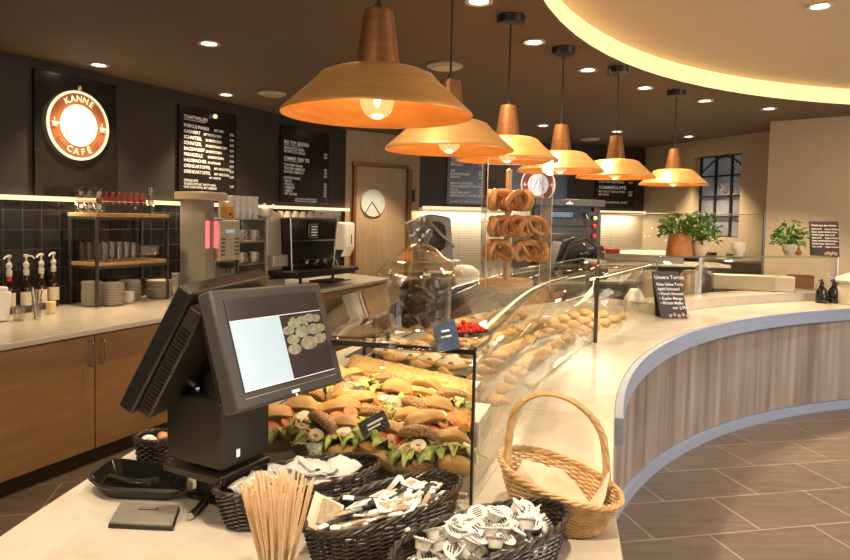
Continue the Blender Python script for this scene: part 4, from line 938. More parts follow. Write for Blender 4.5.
# pastries farther along the arc
cr_=thing('croissant','x','pastry'); b=MB()
pts=[];rs_=[]
for i in range(17):
    a=-1.25+2.5*i/16; pts.append((.055*math.sin(a),.055*math.cos(a)-.04,.02)); rs_.append(.006+.018*math.cos(a*1.2)**2*(1+.15*math.sin(i*2.4)))
b.tube(pts,rs_,10); b.build('croissant_body','bun',cr_)
br=thing('bread_roll','x','bread'); b=MB(); b.blob((0,0,.025),(.055,.042,.028),amp=.03,seed=9,n=18,m=10); b.build('roll_body','bun',br)
for j in range(13):
    for i in range(5):
        k=14+j*2
        if k>38: break
        f=.14+.17*i; p=gb[k];q=back[k]; x=p[0]*(1-f)+q[0]*f; y=p[1]*(1-f)+q[1]*f
        if (j//4)%2: place(0,br,(x,y,WZ+.03+.015*i),(0,0,j+i*.7),'golden bread roll on the curved middle part of the case deck','bread rolls in the middle of the case')
        else: place(0,cr_,(x,y,WZ+.03+.015*i),(0,0,j*.8+i*.5),'golden croissant on the curved deck of the glass case','croissants in the glass case')
for i in range(5):
    for j in range(3):
        x=p0[0]+d2.x*(.2+.22*i)+nn_.x*(.15+.15*j); y=p0[1]+d2.y*(.2+.22*i)+nn_.y*(.15+.15*j)
        place(0,br,(x,y,WZ+.004),(0,0,i+j),'bread roll in the low glass module beside the chalk sign','bread rolls in the low module')
# price card among the rolls
x,y=atz(378,428,1.05); pcd=thing('price_card','small black price card standing among the filled rolls','price card',(x-.01,y-.02,1.03),.5)
b=MB(); b.box((0,0,.035),(.085,.002,.05),rx=-.3,ry=-.35); b.build('card','print_black',pcd,smooth=0); b=MB(); b.box((0,-.006,.045),(.05,.0015,.006),rx=-.3,ry=-.35); b.box((0,-.002,.03),(.04,.0015,.005),rx=-.3,ry=-.35); b.build('price_lines','text',pcd,smooth=0)
b=MB(); b.tube([(0,.004,-.04),(0,.004,.03)],.002,6); b.build('stem','dark_steel',pcd)
# paper bag beside the till
x,y=atz(262,466,WZ+.02); b=MB(); b.prism([(-.07,-.025),(-.05,.03),(.03,.022),(.10,.0),(.03,-.03)],0,.035); tag(b.build('paper_bag','paper_warm',loc=(x+.02,y-.03,WZ+.002),rz=.05,bevel=.01,seg=3),'folded cream paper bag lying behind the napkin basket','paper bag')
# ================================================================== ON THE TOP GLASS
TG=GZ+.0085
jx,jy=atz(418,349,TG)
jar=thing('glass_jar','large lidded glass jar with dark sweets on the display case','jar',(jx,jy+.03,TG),.3); jar.scale=(1,1,.86)
jr=.080; kx=1.0
b=MB(); b.lathe([(.085,0),(.098,.006),(.100,.03),(.075,.05),(.078,.065),(.080,.17),(.078,.20),(.082,.21),(.079,.212),(.074,.20),(.076,.17),(.074,.068),(.06,.056),(.001,.052)],40,capt=False); b.build('jar_body','jar',jar)
b=MB(); b.lathe([(.088,.212),(.105,.208),(.112,.214),(.108,.222),(.095,.232),(.085,.25),(.06,.262),(.042,.285),(.028,.295),(.018,.30),(.026,.315),(.030,.335),(.024,.355),(.012,.365),(.010,.375),(.001,.38)],40,capb=False); b.lathe([(.088,.212),(.082,.216),(.055,.255),(.03,.28),(.001,.285)],40,capb=False); b.build('jar_lid','jar',jar)
for i in range(34):
    r_=.055*math.sqrt(random.random()); a=random.random()*6.28; z=.07+.09*(i/34)
    b=MB(); b.blob((0,0,0),(.022,.014,.010),amp=.05,seed=i,n=10,m=6) if i==0 else None
    if i==0: sw=b.build('sweet','choc'); tag(sw,'dark chocolate sweet inside the lidded glass jar','sweet','dark sweets in the jar'); o=sw
    else: o=sw.copy(); COL.objects.link(o)
    o.location=(jx+r_*math.cos(a),jy+.03+r_*math.sin(a),TG+z); o.rotation_euler=(random.random()*3,random.random()*3,random.random()*3)
# blue tag
x,y=atz(446,351,TG); t=thing('price_tag','blue price tag standing against the glass jar','price tag',(x,y,TG),.1)
b=MB(); b.box((0,0,.036),(.056,.003,.070),rx=-.2,ry=-.2); b.build('card','blue_tag',t,bevel=.001); b=MB(); b.box((-.003,-.004,.05),(.02,.001,.005),rx=-.2,ry=-.2); b.box((0,-.0015,.036),(.026,.001,.004),rx=-.2,ry=-.2); b.build('price_lines','text',t,smooth=0)
# red sweets + mixed sweets
x,y=atz(464,331,TG+.01); rt=thing('sweets_tray','shallow tray of red jelly sweets behind the blue tag','sweets tray',(x,y,TG),.2)
b=MB(); b.lathe([(.05,0),(.062,.012),(.060,.014),(.048,.004),(.001,.004)],28,sx=1.1,capt=False); b.build('tray_body','black_gloss',rt)
b=MB(); rnd=random.Random(2)
for i in range(70):
    r_=.048*math.sqrt(rnd.random()); a=rnd.random()*6.28; b.blob((r_*1.1*math.cos(a),r_*math.sin(a),.012+.03*(1-r_/.06)*rnd.random()),(.008,.008,.007),n=8,m=5)
o=b.build('jelly_sweets','red_candy',rt); o['kind']='stuff'
x,y=atz(450,347,TG); rt=thing('sweets_tray','shallow dish of mixed nuts at the corner of the case top','sweets dish',(x+.03,y+.01,TG),.2)
b=MB(); b.lathe([(.03,0),(.042,.008),(.040,.010),(.028,.003),(.001,.003)],28,sx=1.2,capt=False); b.build('dish_body','jar',rt)
b=MB()
for i in range(40):
    r_=.032*math.sqrt(rnd.random()); a=rnd.random()*6.28; b.blob((r_*1.2*math.cos(a),r_*math.sin(a),.007+.008*rnd.random()),(.007,.006,.005),n=8,m=5,mi=i%3)
o=b.build('mixed_sweets',['bun','red','crumb'],rt); o['kind']='stuff'
# pretzel stand with acrylic cover
sx_,sy_=atz(506,286,TG); k=sy_/680.
ps_=thing('pretzel_stand','round beech stand with a pole hung with pretzels','pretzel stand',(sx_,sy_,TG),0)
zb=lambda v: aty(506,v,sy_)[2]-TG
b=MB(); b.lathe([(27*k-.006,0),(27*k,.006),(27*k,.028),(27*k-.006,.034),(.001,.034)],48); b.build('base_plate','beech',ps_)
b=MB(); b.lathe([(.015,.034),(.015,zb(170)),(.001,zb(168))],16); b.build('pole','beech',ps_)
for v in (196,222,249): b=MB(); b.tube([(-.10,0,zb(v)),(.16,0,zb(v))],.006,8); b.build('peg_rod','beech',ps_)
pr=thing('pretzel','x','pretzel'); b=MB(); pts=[];rs_=[]
for i in range(49):
    t_=i/48; a=2*PI*t_
    # classic knot: big loop with crossing arms
    if t_<.72: q=-PI*.5-.35+ (2*PI+.7)*(t_/.72)*1; pts.append((.062*math.cos(-q-PI/2- .0),.052*math.sin(-q-PI/2),0)) 
    else: break
pts=[];rs_=[]
K=[(-.025,.052,.010),(-.010,.020,.006),(.012,-.002,.008),(.035,-.022,.004),(.058,-.010,0),(.066,.020,0),(.050,.048,0),(.022,.052,0),(0,.040,0),(-.022,.052,-.002),(-.050,.048,0),(-.066,.020,0),(-.058,-.010,0),(-.035,-.022,-.002),(-.012,-.002,-.006),(.010,.020,-.006),(.025,.052,-.010)]
# arms cross below the top dip, loop hangs round the rod
K=[(.036,-.046,.006),(.018,-.012,.008),(-.012,.012,.008),(-.045,.030,.004),(-.068,.012,0),(-.064,-.025,0),(-.036,-.052,0),(0,-.060,0),(.036,-.052,0),(.064,-.025,0),(.068,.012,0),(.045,.030,-.004),(.012,.012,-.008),(-.018,-.012,-.008),(-.036,-.046,-.006)]
pts=[]
for i in range(57):
    t_=i/56*(len(K)-1); q=min(int(t_),len(K)-2); f=t_-q; p_=[K[max(q-1,0)],K[q],K[q+1],K[min(q+2,len(K)-1)]]
    pts.append(tuple(.5*(2*p_[1][j]+(-p_[0][j]+p_[2][j])*f+(2*p_[0][j]-5*p_[1][j]+4*p_[2][j]-p_[3][j])*f*f+(-p_[0][j]+3*p_[1][j]-3*p_[2][j]+p_[3][j])*f**3) for j in range(3)))
    s_=i/56; rs_.append(.008+.0085*math.sin(PI*s_)**1.0)
T_=Matrix.Rotation(PI/2,4,'X')@Matrix.Rotation(PI,4,'Z'); b.tube(pts,rs_,10,T=T_); b.build('pretzel_body','pretzel',pr)
rnd=random.Random(4)
for (v,xs) in ((196,(-.07,-.035,.03,.065)),(222,(-.06,-.03,.03,.09,.125)),(246,(-.07,-.04,.10,.135))):
    for i,dx in enumerate(xs):
        for q in range(2):
            place(0,pr,(sx_+dx*1.0+rnd.uniform(-.006,.006),sy_+(-.028 if q else .028),TG+zb(v)-.035),(rnd.uniform(-.15,.15)+(.2 if q else -.2),0,rnd.uniform(-.7,.7)+(PI/2 if i in(0,3) else .3)),'shiny brown pretzel hanging on the beech pretzel stand','pretzels on the beech stand',scale=(.92,.92,.92))
cv=thing('acrylic_cover','clear acrylic cover standing round the pretzels','cover',(sx_+.035,sy_,TG),0); hw=.150; ht=zb(162)
b=MB(); b.ribbon([(-hw,-hw,.0),(hw,-hw,0),(hw,hw,0),(-hw,hw,0)],[(-hw,-hw,ht),(hw,-hw,ht),(hw,hw,ht),(-hw,hw,ht)],closed=True); b.build('side_walls','acrylic',cv,smooth=0,solid=.003)
b=MB()
for x_ in (-hw,hw):
    for y_ in (-hw,hw): b.tube([(x_,y_,0),(x_,y_,ht)],.0018,5)
b.tube([(-hw,-hw,ht),(hw,-hw,ht),(hw,hw,ht),(-hw,hw,ht)],.0018,5,closed=True); b.build('polished_edges','soap',cv)
# ================================================================== TILL
wv=Vector((.169,.317,-.011)); hv=Vector((.076,-.034,-.235)); Sx=1.11
A0=Vector(ray(207,290)); 
P0=Vector((-.428*Sx,1.334*Sx,EYE+(1.5-EYE)*Sx)); P1=Vector((-.259*Sx,1.651*Sx,EYE+(1.489-EYE)*Sx)); P2=Vector((-.184*Sx,1.618*Sx,EYE+(1.255-EYE)*Sx)); P3=Vector((-.352*Sx,1.300*Sx,EYE+(1.265-EYE)*Sx))
ex_=((P1-P0)+(P2-P3)).normalized(); ey_=((P3-P0)+(P2-P1)); ey_=(ey_-ey_.dot(ex_)*ex_).normalized()*-1; ez_=ex_.cross(ey_)
cM=(P0+P1+P2+P3)/4; mw=((P1-P0).length+(P2-P3).length)/2; mh=((P3-P0).length+(P2-P1).length)/2
TM=Matrix((ex_,ey_,ez_)).transposed().to_4x4(); TM.translation=cM     # local x right, y up, z towards viewer
body_c=Vector((-.50,1.70,WZ))
till=thing('till','black touch-screen till with two back-to-back monitors','till',(-.50,1.70,WZ),0)
IT=Matrix.Translation((.50,-1.70,-WZ))
def tb_(b,name,mt,par=None,**k): return b.build(name,mt,par or till,**k)
TL=IT@TM
b=MB(); b.box((0,0,-.022),(mw,mh,.044),T=TL); mon=tb_(b,'customer_monitor','grey_plastic',bevel=.008,seg=3)
b=MB(); b.box((0,-.005,-.062),(mw*.86,mh*.8,.04),T=TL); tb_(b,'monitor_back','black_plastic',mon,bevel=.006)
sw_,sh_=mw*.84,mh*.775; oy=mh*.02
b=MB(); b.box((0,oy,.0005),(sw_,sh_,.003),T=TL); tb_(b,'screen','screen_dark',mon,smooth=0)
b=MB(); b.box((-sw_*.245,oy-sh_*.115,.0022),(sw_*.50,sh_*.74,.001),T=TL); tb_(b,'screen_page','screen_blue',mon,smooth=0)
b=MB(); b.box((0,oy+sh_*.26,.0026),(sw_*.99,.0016,.001),T=TL); b.box((sw_*.0,oy-sh_*.485,.0026),(sw_*.99,.0016,.001),T=TL); tb_(b,'screen_rules','screen_line',mon,smooth=0)
b=MB(); rnd=random.Random(8)
for (dx,dy,s_) in ((.07,.05,1.1),(.15,.10,1.2),(.25,.12,1.1),(.34,.13,1.1),(.42,.12,1.0),(.10,-.03,1.2),(.22,.02,1.4),(.36,.03,1.4),(.44,.03,1.1),(.09,-.11,1.3),(.27,-.08,1.7),(.41,-.06,1.3)):
    b.lathe([(.0001,0),(.020*s_,0)],16,T=TL@Matrix.Translation((dx*sw_,oy+dy*sh_*1.4,.0028)),sy=.5,mi=0)
for i in range(26):
    b.lathe([(.0001,0),(.007,0)],7,T=TL@Matrix.Translation((rnd.uniform(.04,.47)*sw_,oy+rnd.uniform(-.12,.20)*sh_,.0032)),sy=.7,mi=1)
tb_(b,'screen_sandwich_picture',['scr_bread','scr_green'],mon,smooth=0)
b=MB(); b.box((0,-mh*.41,.001),(mw*.84,.0016,.002),T=TL); tb_(b,'bezel_groove','steel',mon,smooth=0)
b=MB(); b.box((.0,-mh*.455,.001),(.028,.007,.001),T=TL); b.box((.0,-mh*.455-.009,.001),(.006,.006,.001),T=TL,rz=.8); tb_(b,'badge','screen_line',mon,smooth=0)
# staff monitor, leaning the other way: top edge from (178,283) runs back to (258,268)
wh=Vector((wv.x,wv.y,0)).normalized(); 
def solve2(u0,v0,u1,v1,wid,dirv):
    best=None; t=.8
    while t<3.0:
        A=Vector(ray(u0,v0))*t+Vector((0,0,EYE)); B=A+dirv*wid
        f=cp*B.y-sp*(B.z-EYE); xx=B.x/f; yy=(cp*(B.z-EYE)+sp*B.y)/f
        px_=425+F*(cr*xx+sr*yy); py_=280-SH-F*(-sr*xx+cr*yy)
        e=(px_-u1)**2+(py_-v1)**2
        if best is None or e<best[0]: best=(e,t,A)
        t+=.005
    return best[2]
A2=Vector(aty(178,284,1.52)); C2=Vector(aty(117,405,1.575)); B2=Vector(aty(258,268,1.86))
e1=(B2-A2).normalized(); e2=(A2-C2); mh2=e2.length; e2=(e2-e2.dot(e1)*e1).normalized(); mw2=.36
e3=e1.cross(e2).normalized()
if e3.x<0: e3=-e3
T2=Matrix((e1,e2,e1.cross(e2))).transposed().to_4x4(); sgn=1 if e1.cross(e2).dot(e3)>0 else -1
T2.translation=A2+e1*mw2/2-e2*mh2/2; T2L=IT@T2
b=MB(); b.box((0,0,sgn*.022),(mw2,mh2,.042),T=T2L); mon2=tb_(b,'staff_monitor','black_plastic',bevel=.006)
b=MB(); b.box((0,-.01,sgn*.062),(mw2-.02,mh2*.88,.040),T=T2L)
tb_(b,'monitor_back','brown_plastic',mon2,bevel=.006)
b=MB()
for i in range(22): b.box((-mw2/2+.0095,-mh2*.40+.0105*i,sgn*.064),(.003,.0045,.026),T=T2L)
tb_(b,'vent_slots','black_gloss',mon2,smooth=0)
# body
fl=Vector((-.64,1.68)); dX=Vector((.88,-.47)); dX.normalize(); dY=Vector((.47,.88)).normalized()
bw_,bd_,z0b,z1b=.187,.17,1.005,1.205
cb=fl+dX*bw_/2+dY*bd_/2; ang=math.atan2(dX.y,dX.x)
TB=IT@Matrix.Translation((cb.x,cb.y,0))@Matrix.Rotation(ang,4,'Z')
b=MB(); b.box((0,0,(z0b+.03+z1b)/2),(bw_,bd_,z1b-z0b-.03),T=TB); bod=tb_(b,'body','brown_plastic',bevel=.006,seg=3)
b=MB(); b.box((0,-.004,z0b+.008),(bw_+.006,bd_+.01,.022),T=TB); tb_(b,'body_lip','brown_plastic',bod,bevel=.004)
b=MB(); b.box((-.02,-.03,z1b+.002),(.05,.012,.002),T=TB); b.box((bw_/2+.001,-.03,z0b+.06),(.002,.012,.02),T=TB); tb_(b,'badge','screen_line',bod,bevel=.001)
b=MB(); b.box((.01,.03,(WZ+z0b)/2+.0),(.13,.11,z0b-WZ-.004),T=TB); b.box((.02,.04,WZ+.008),(.19,.16,.014),T=TB); tb_(b,'foot','black_plastic',bod,bevel=.004)
# neck joining the monitors
cN=(cM+T2.translation)/2
b=MB(); pA=IT@(cM-ez_*.06); pB=IT@(T2.translation+e3*.08); pm=IT@Vector((cb.x,cb.y,z1b-.002))
b.tube([pm,pm+Vector((0,0,.05)),(pA+pB)/2+Vector((0,0,-.03)),(pA+pB)/2],[.05,.045,.035,.03],12); b.tube([pA,(pA+pB)/2,pB],.028,12); tb_(b,'neck','black_plastic')
# ================================================================== ITEMS ON THE NEAR WORKTOP
def wicker(par,a,bb,h,mt,flare=1.18,rows=20,stakes=40,rim=.0062,tiltf=None,ns=150,strand=.0024,z0=.003):
    """woven basket wall: stakes and alternately woven strands on an oval plan"""
    b=MB()
    def rad(z): return 1/flare+(1-1/flare)*(z/h)**.8
    def P(phi,z,off):
        k=rad(z); zt_=z*(tiltf(phi) if tiltf else 1); return ((a*k+off)*math.cos(phi),(bb*k+off)*math.sin(phi),zt_+z0)
    for r_ in range(rows):
        z=h*(r_+.5)/rows
        b.tube([P(2*PI*i/ns,z,.0028*math.sin(stakes/2*2*PI*i/ns*1.0+PI*r_)) for i in range(ns)],strand*(h/rows/.0055)**.5,5,closed=True)
    for s_ in range(stakes):
        phi=2*PI*(s_+.25)/stakes; b.tube([P(phi,z*h/5,0) for z in range(6)],strand*.8,5)
    b.build('woven_wall',mt,par)
    b=MB(); 
    for q in range(3):
        b.tube([tuple(Vector(P(2*PI*i/ns,h,0))+Vector((math.cos(2*PI*i/ns)*rim*.7*math.cos(i*.55+q*2.1),math.sin(2*PI*i/ns)*rim*.7*math.cos(i*.55+q*2.1),rim*.7*math.sin(i*.55+q*2.1)))) for i in range(ns)],rim*.62,6,closed=True)
    b.build('rim',mt,par)
    b=MB(); b.lathe([(1/flare,0),(1/flare,.004),(.001,.004)],48,c=(0,0,z0-.002),sx=a,sy=bb); b.build('base',mt,par)
# A napkins/sugar packets, B sugar sticks, C creamers
RZ=1.0
def basket(name,label,L0,L1,half,h,zr=RZ):
    A=Vector(L0);B=Vector(L1); c=(A+B)/2; a=(B-A).length/2; ang=math.atan2((B-A).y,(B-A).x)
    t=thing(name,label,'basket',(c.x,c.y,WZ+.001),ang); wicker(t,a,half,h,'wicker_black',flare=1.16,rows=18)
    return t,c,a,ang
hB=.088
tA,cA,aA,gA=basket('wicker_basket','black wicker basket of white paper sachets beside the till',(-.47,1.53),(-.115,1.77),.092,hB)
tB,cB,aB,gB=basket('wicker_basket','black wicker basket full of striped sugar sticks, the middle basket',(-.225,1.34),(.085,1.665),.088,hB)
tC,cC,aC,gC=basket('wicker_basket','black wicker basket full of white cream portions, nearest the camera',(-.045,1.215),(.315,1.50),.095,hB)
def inb(c,a,ang,half,u,v,z): return (c.x+math.cos(ang)*u*a-math.sin(ang)*v*half,c.y+math.sin(ang)*u*a+math.cos(ang)*v*half,z)
# bed of liners below? sachets in A
sa=thing('paper_sachet','x','sachet'); b=MB(); vs=[];fs=[]
for j in range(5):
    for i in range(7): vs.append(((i/6-.5)*.075,(j/4-.5)*.055,.004*math.sin(i*1.1)*math.cos(j*.9)+.003*math.sin(i*2.3+j)))
for j in range(4):
    for i in range(6): fs.append((j*7+i,j*7+i+1,(j+1)*7+i+1,(j+1)*7+i))
b.add(vs,fs); b.build('sachet_body','paper',sa,solid=.003,smooth=20)
rnd=random.Random(12)
for i in range(64):
    r_=.80*math.sqrt(rnd.random()); a=rnd.random()*6.28
    z=WZ+.04+.072*(i/64)*(1-.5*r_*r_)
    place(0,sa,inb(cA,aA*.84,gA,.092*.80,r_*math.cos(a),r_*math.sin(a),z),(rnd.uniform(-.35,.35),rnd.uniform(-.35,.35),rnd.random()*6),'plain white paper sachet in the basket beside the till','white sachets in the till basket')
# sugar sticks
ss=thing('sugar_stick','x','sugar stick'); b=MB(); b.box((0,0,0),(.105,.013,.005)); b.build('stick_body','paper',ss,bevel=.002)
b=MB(); b.box((-.004,0,0),(.055,.0134,.0055)); b.build('printed_band','print_brown',ss,bevel=.002)
s2=thing('sugar_stick','x','sugar stick'); b=MB(); b.box((0,0,0),(.105,.013,.005)); b.build('stick_body','paper',s2,bevel=.002)
b=MB(); b.box((.006,0,0),(.07,.0134,.0055)); b.build('printed_band','print_black',s2,bevel=.002)
fp=thing('flat_packet','x','sugar packet'); b=MB(); b.box((0,0,0),(.055,.042,.004)); b.build('packet_body','paper',fp,bevel=.0015)
b=MB(); b.box((0,.004,0),(.040,.016,.0048)); b.build('printed_band','print_brown',fp,bevel=.001)
for i in range(130):
    r_=.86*math.sqrt(rnd.random()); a=rnd.random()*6.28; z=WZ+.038+.050*(i/130)+.012*(1-r_*r_)
    u,v=r_*math.cos(a),r_*math.sin(a)
    ori=gB+rnd.gauss(.35,.45) if u>-.2 else gB+rnd.gauss(-.2,.6)
    p=inb(cB,aB*.80,gB,.088*.72,u,v,z)
    rot=(rnd.uniform(-.4,.4),rnd.uniform(-.22,.22),ori)
    if i%9==4 and i>30: place(0,fp,(p[0],p[1],z+.008),(rnd.uniform(-.5,.3),rnd.uniform(-.4,.4),ori),'flat white sugar packet lying among the sugar sticks','flat packets among the sugar sticks')
    elif i%3: place(0,ss,p,rot,'white sugar stick with a brown band in the middle basket','brown banded sugar sticks')
    else: place(0,s2,p,rot,'white sugar stick with a black band in the middle basket','black banded sugar sticks')
# big cream packet standing at the left end of B
t=thing('tea_packet','square cream packet with brown picture at the left end of the middle basket','packet',(*atz(325,513,1.02),1.015),.35)
b=MB(); b.box((0,0,0),(.075,.004,.075),rx=-.7,ry=.55); b.build('packet_body','paper_warm',t,bevel=.001); b=MB(); b.box((.008,-.003,.002),(.045,.004,.055),rx=-.7,ry=.55); b.build('picture','print_brown',t)
# creamers
crm=thing('cream_portion','x','cream portion'); b=MB(); b.lathe([(.013,0),(.017,.016),(.021,.018),(.021,.0195),(.001,.0195)],20); b.build('tub','soap',crm)
b=MB(); b.lathe([(.0225,.0197),(.0225,.0205),(.001,.0207)],20); b.prism([(.015,-.009),(.031,0),(.015,.009)],.0197,.0205); b.build('foil_lid','paper',crm)
b=MB()
for k_ in range(5): b.box((-.0,-.012+.006*k_,.0209),(.020-.004*abs(k_-2),.0028,.0006))
b.build('printed_emblem','print_black',crm,smooth=0)
wr=thing('wrapped_biscuit','x','wrapped biscuit'); b=MB(); vs=[];fs=[]
for j in range(6):
    for i in range(9): vs.append(((i/8-.5)*.062,(j/5-.5)*.036,.006*math.sin(PI*j/5)*math.sin(PI*i/8)+.0015*math.sin(i*2.9+j*1.7)))
for j in range(5):
    for i in range(8): fs.append((j*9+i,j*9+i+1,(j+1)*9+i+1,(j+1)*9+i))
b.add(vs,fs); b.build('wrapper','paper',wr,solid=.006,smooth=25)
b=MB(); 
for k_ in range(4): b.box((.0,-.009+.006*k_,.0105),(.024,.0028,.0006))
b.build('printed_emblem','print_black',wr,smooth=0)
for i in range(110):
    r_=.90*math.sqrt(rnd.random()); a=rnd.random()*6.28; z=WZ+.035+.062*(i/110)*(1-.2*r_*r_)+.01*(1-r_*r_)
    p=inb(cC,aC*.80,gC,.095*.76,r_*math.cos(a),r_*math.sin(a),z); rot=(rnd.uniform(-.8,.8),rnd.uniform(-.8,.8),rnd.random()*6)
    if i%4==3: place(0,wr,p,rot,'white wrapped biscuit with black print among the cream portions','wrapped biscuits in the near basket')
    else: place(0,crm,p,rot,'round white cream portion with black printed lid in the near basket','cream portions in the near basket')
# stirrers in a glass
gx,gy=atz(277,592,WZ); 
sg_=thing('stirrer_glass','conical glass packed with wooden stirrers, at the bottom edge','glass',(gx,gy,WZ+.001),0)
b=MB(); b.lathe([(.026,0),(.027,.006),(.036,.098),(.0345,.098),(.0255,.010),(.001,.010)],32,capt=False); b.build('glass_wall','tumbler',sg_)
b=MB(); b.tube([(.036*math.cos(2*PI*i/32),.036*math.sin(2*PI*i/32),.098) for i in range(32)],.0012,6,closed=True); b.build('glass_rim','clear',sg_)
st0=None; rnd=random.Random(21)
for i in range(96):
    r_=math.sqrt(rnd.random()); a=rnd.random()*6.28; r0=.021*r_; r1=.070*r_
    if st0 is None:
        b=MB(); b.box((0,0,.103),(.0058,.0016,.206)); st0=b.build('wooden_stirrer','stick',bevel=.0005,seg=1); tag(st0,'pale flat wooden stirrer standing in the conical glass','stirrer','wooden stirrers in the glass'); o=st0
    else: o=st0.copy(); COL.objects.link(o)
    p=Vector((gx+r0*math.cos(a),gy+r0*math.sin(a),WZ+.013)); q=Vector((gx+r1*math.cos(a),gy+r1*math.sin(a),WZ+.200+rnd.uniform(-.006,.010)))
    d_=(q-p).normalized(); o.rotation_mode='QUATERNION'; o.rotation_quaternion=d_.to_track_quat('Z','Y'); o.location=p+Vector((0,0,rnd.uniform(0,.006)))
    o.rotation_quaternion=o.rotation_quaternion@Euler((0,0,rnd.random()*3)).to_quaternion()
# tan willow basket with tall handle
c=Vector(atz(557,497,.98)); wb=thing('handle_basket','tan willow basket with a tall arched handle and paper liner','basket',(c.x,c.y-.01,WZ+.001),R(-32))
wa,wbb,wh_=.150,.100,.112
tf=lambda phi: 1+.28*math.cos(phi-PI)+.05*math.sin(phi)
wicker(wb,wa,wbb,wh_,'wicker_tan',flare=1.45,rows=22,stakes=44,rim=.0065,tiltf=tf,strand=.0026)
for o in COL.objects:
    if o.parent==wb: o
b=MB()
for q in range(4):
    pts=[]
    for i in range(61):
        t_=PI*i/60; x0=-.01; 
        pts.append((x0-.112*math.cos(t_)+.005*math.cos(i*.5+q*1.57),.012-.042*math.cos(t_)+.006*math.sin(i*.5+q*1.57),.098+.024*math.cos(t_)+.055*min(1,math.sin(t_)*2.2)+.155*math.sin(t_)**.8))
    b.tube(pts,.0052,6)
b.build('handle','wicker_tan',wb)
b=MB(); vs=[];fs=[]
rnd=random.Random(33)
N,Mr=40,7
for j in range(Mr+1):
    for i in range(N):
        a=2*PI*i/N; rr=(.1+.62*j/Mr); rr*=1.12; z=.016+.075*(j/Mr)**2.0*(1+.5*math.sin(3*a+1)+.25*math.sin(5*a))+.004*math.sin(i*2.3+j*1.9)
        vs.append((wa*rr*math.cos(a),wbb*rr*math.sin(a),z))
for j in range(Mr):
    for i in range(N): fs.append((j*N+i,j*N+(i+1)%N,(j+1)*N+(i+1)%N,(j+1)*N+i))
fs.append(tuple(range(N-1,-1,-1)))
b.add(vs,fs); lin=b.build('paper_liner','paper_warm',smooth=25,solid=.0015,loc=wb.location,rz=R(-32)); tag(lin,'crumpled cream paper liner lying inside the willow basket','paper liner')
# black tray with cutlery
x,y=atz(140,500,WZ); 
TP=[atz(*p,WZ+.034) for p in ((88,478),(113,459),(186,468),(184,491),(102,488))]
cx_=sum(p[0] for p in TP)/5; cy_=sum(p[1] for p in TP)/5
bt_=thing('serving_tray','deep black plastic tray on the near worktop beside the till','tray',(cx_,cy_,WZ+.001),0)
b=MB()
ins=[((p[0]-cx_)*.80,(p[1]-cy_)*.80) for p in TP]; out_=[((p[0]-cx_),(p[1]-cy_)) for p in TP]
def rp(P,z): # rounded polygon
    R_=[];n_=len(P)
    for i in range(n_):
        a,b0,c_=Vector(P[i-1]),Vector(P[i]),Vector(P[(i+1)%n_])
        u_=b0+(a-b0).normalized()*min(.03,(a-b0).length*.4); w_=b0+(c_-b0).normalized()*min(.03,(c_-b0).length*.4)
        for k_ in range(6):
            t_=k_/5; q=u_*(1-t_)**2+b0*2*t_*(1-t_)+w_*t_**2; R_.append((q.x,q.y,z))
    return R_
l0=rp(ins,.0);l1=rp(out_,.034);l2=[(x*1.03,y*1.03,.034) for x,y,_ in l1]; l3=l2
li=[(x*.97,y*.97,.004) for x,y,_ in l0]; lo_=[(x*.98,y*.98,.046) for x,y,_ in l1]
b.ribbon(l0,l1,closed=True); b.ribbon(l1,l2,closed=True); b.add(l0,[tuple(range(len(l0)))]); b.build('tray_shell','black_gloss',bt_,solid=.003,bevel=0)
b=MB(); b.tube([(x,y,z) for x,y,z in l2],.003,6,closed=True); b.build('tray_rim','black_plastic',bt_)
tg=thing('serving_tongs','dark metal tongs lying in the black plastic tray','tongs',(cx_-.02,cy_+.0,WZ+.012),-.5)
b=MB(); b.tube([(-.09,.012,.0),(0,.004,.004),(.06,-.004,.016),(.10,-.014,.03)],[.006,.004,.004,.007],8); b.build('arm','dark_steel',tg)
b=MB(); b.tube([(-.09,.012,.0),(0,.018,.004),(.06,.022,.016),(.10,.012,.03)],[.006,.004,.004,.007],8); b.build('arm','dark_steel',tg)
# card box
q4=[atz(*p,WZ+.02) for p in ((108,520),(120,500),(180,503),(173,523))]
cx_=sum(p[0] for p in q4)/4; cy_=sum(p[1] for p in q4)/4
cb_=thing('card_case','flat grey metal case lying before the black tray','case',(cx_,cy_,WZ+.001),0)
loc=[((p[0]-cx_),(p[1]-cy_)) for p in q4]
b=MB(); b.prism(loc,0,.008); b.build('case_base','black_plastic',cb_,bevel=.001); b=MB(); b.prism([(x*.97,y*.97) for x,y in loc],.008,.016); b.build('case_lid','grey_card',cb_,bevel=.002); 
b=MB(); b.box((.0,.02,.0165),(.045,.014,.0015)); b.build('label_holder','dark_steel',cb_); b=MB(); b.box((.0,.02,.0175),(.036,.008,.001)); b.build('label_strip','grey_card',cb_)
# metal pen/tube
pA_=atz(190,517,WZ+.01); pB_=atz(218,484,WZ+.01)
b=MB(); b.tube([(*pA_,WZ+.012),(pA_[0]*.5+pB_[0]*.5,pA_[1]*.5+pB_[1]*.5,WZ+.012),(*pB_,WZ+.012)],.0085,12); tag(b.build('metal_tube','steel'),'short shiny metal tube lying between tray and sachet basket','tube')
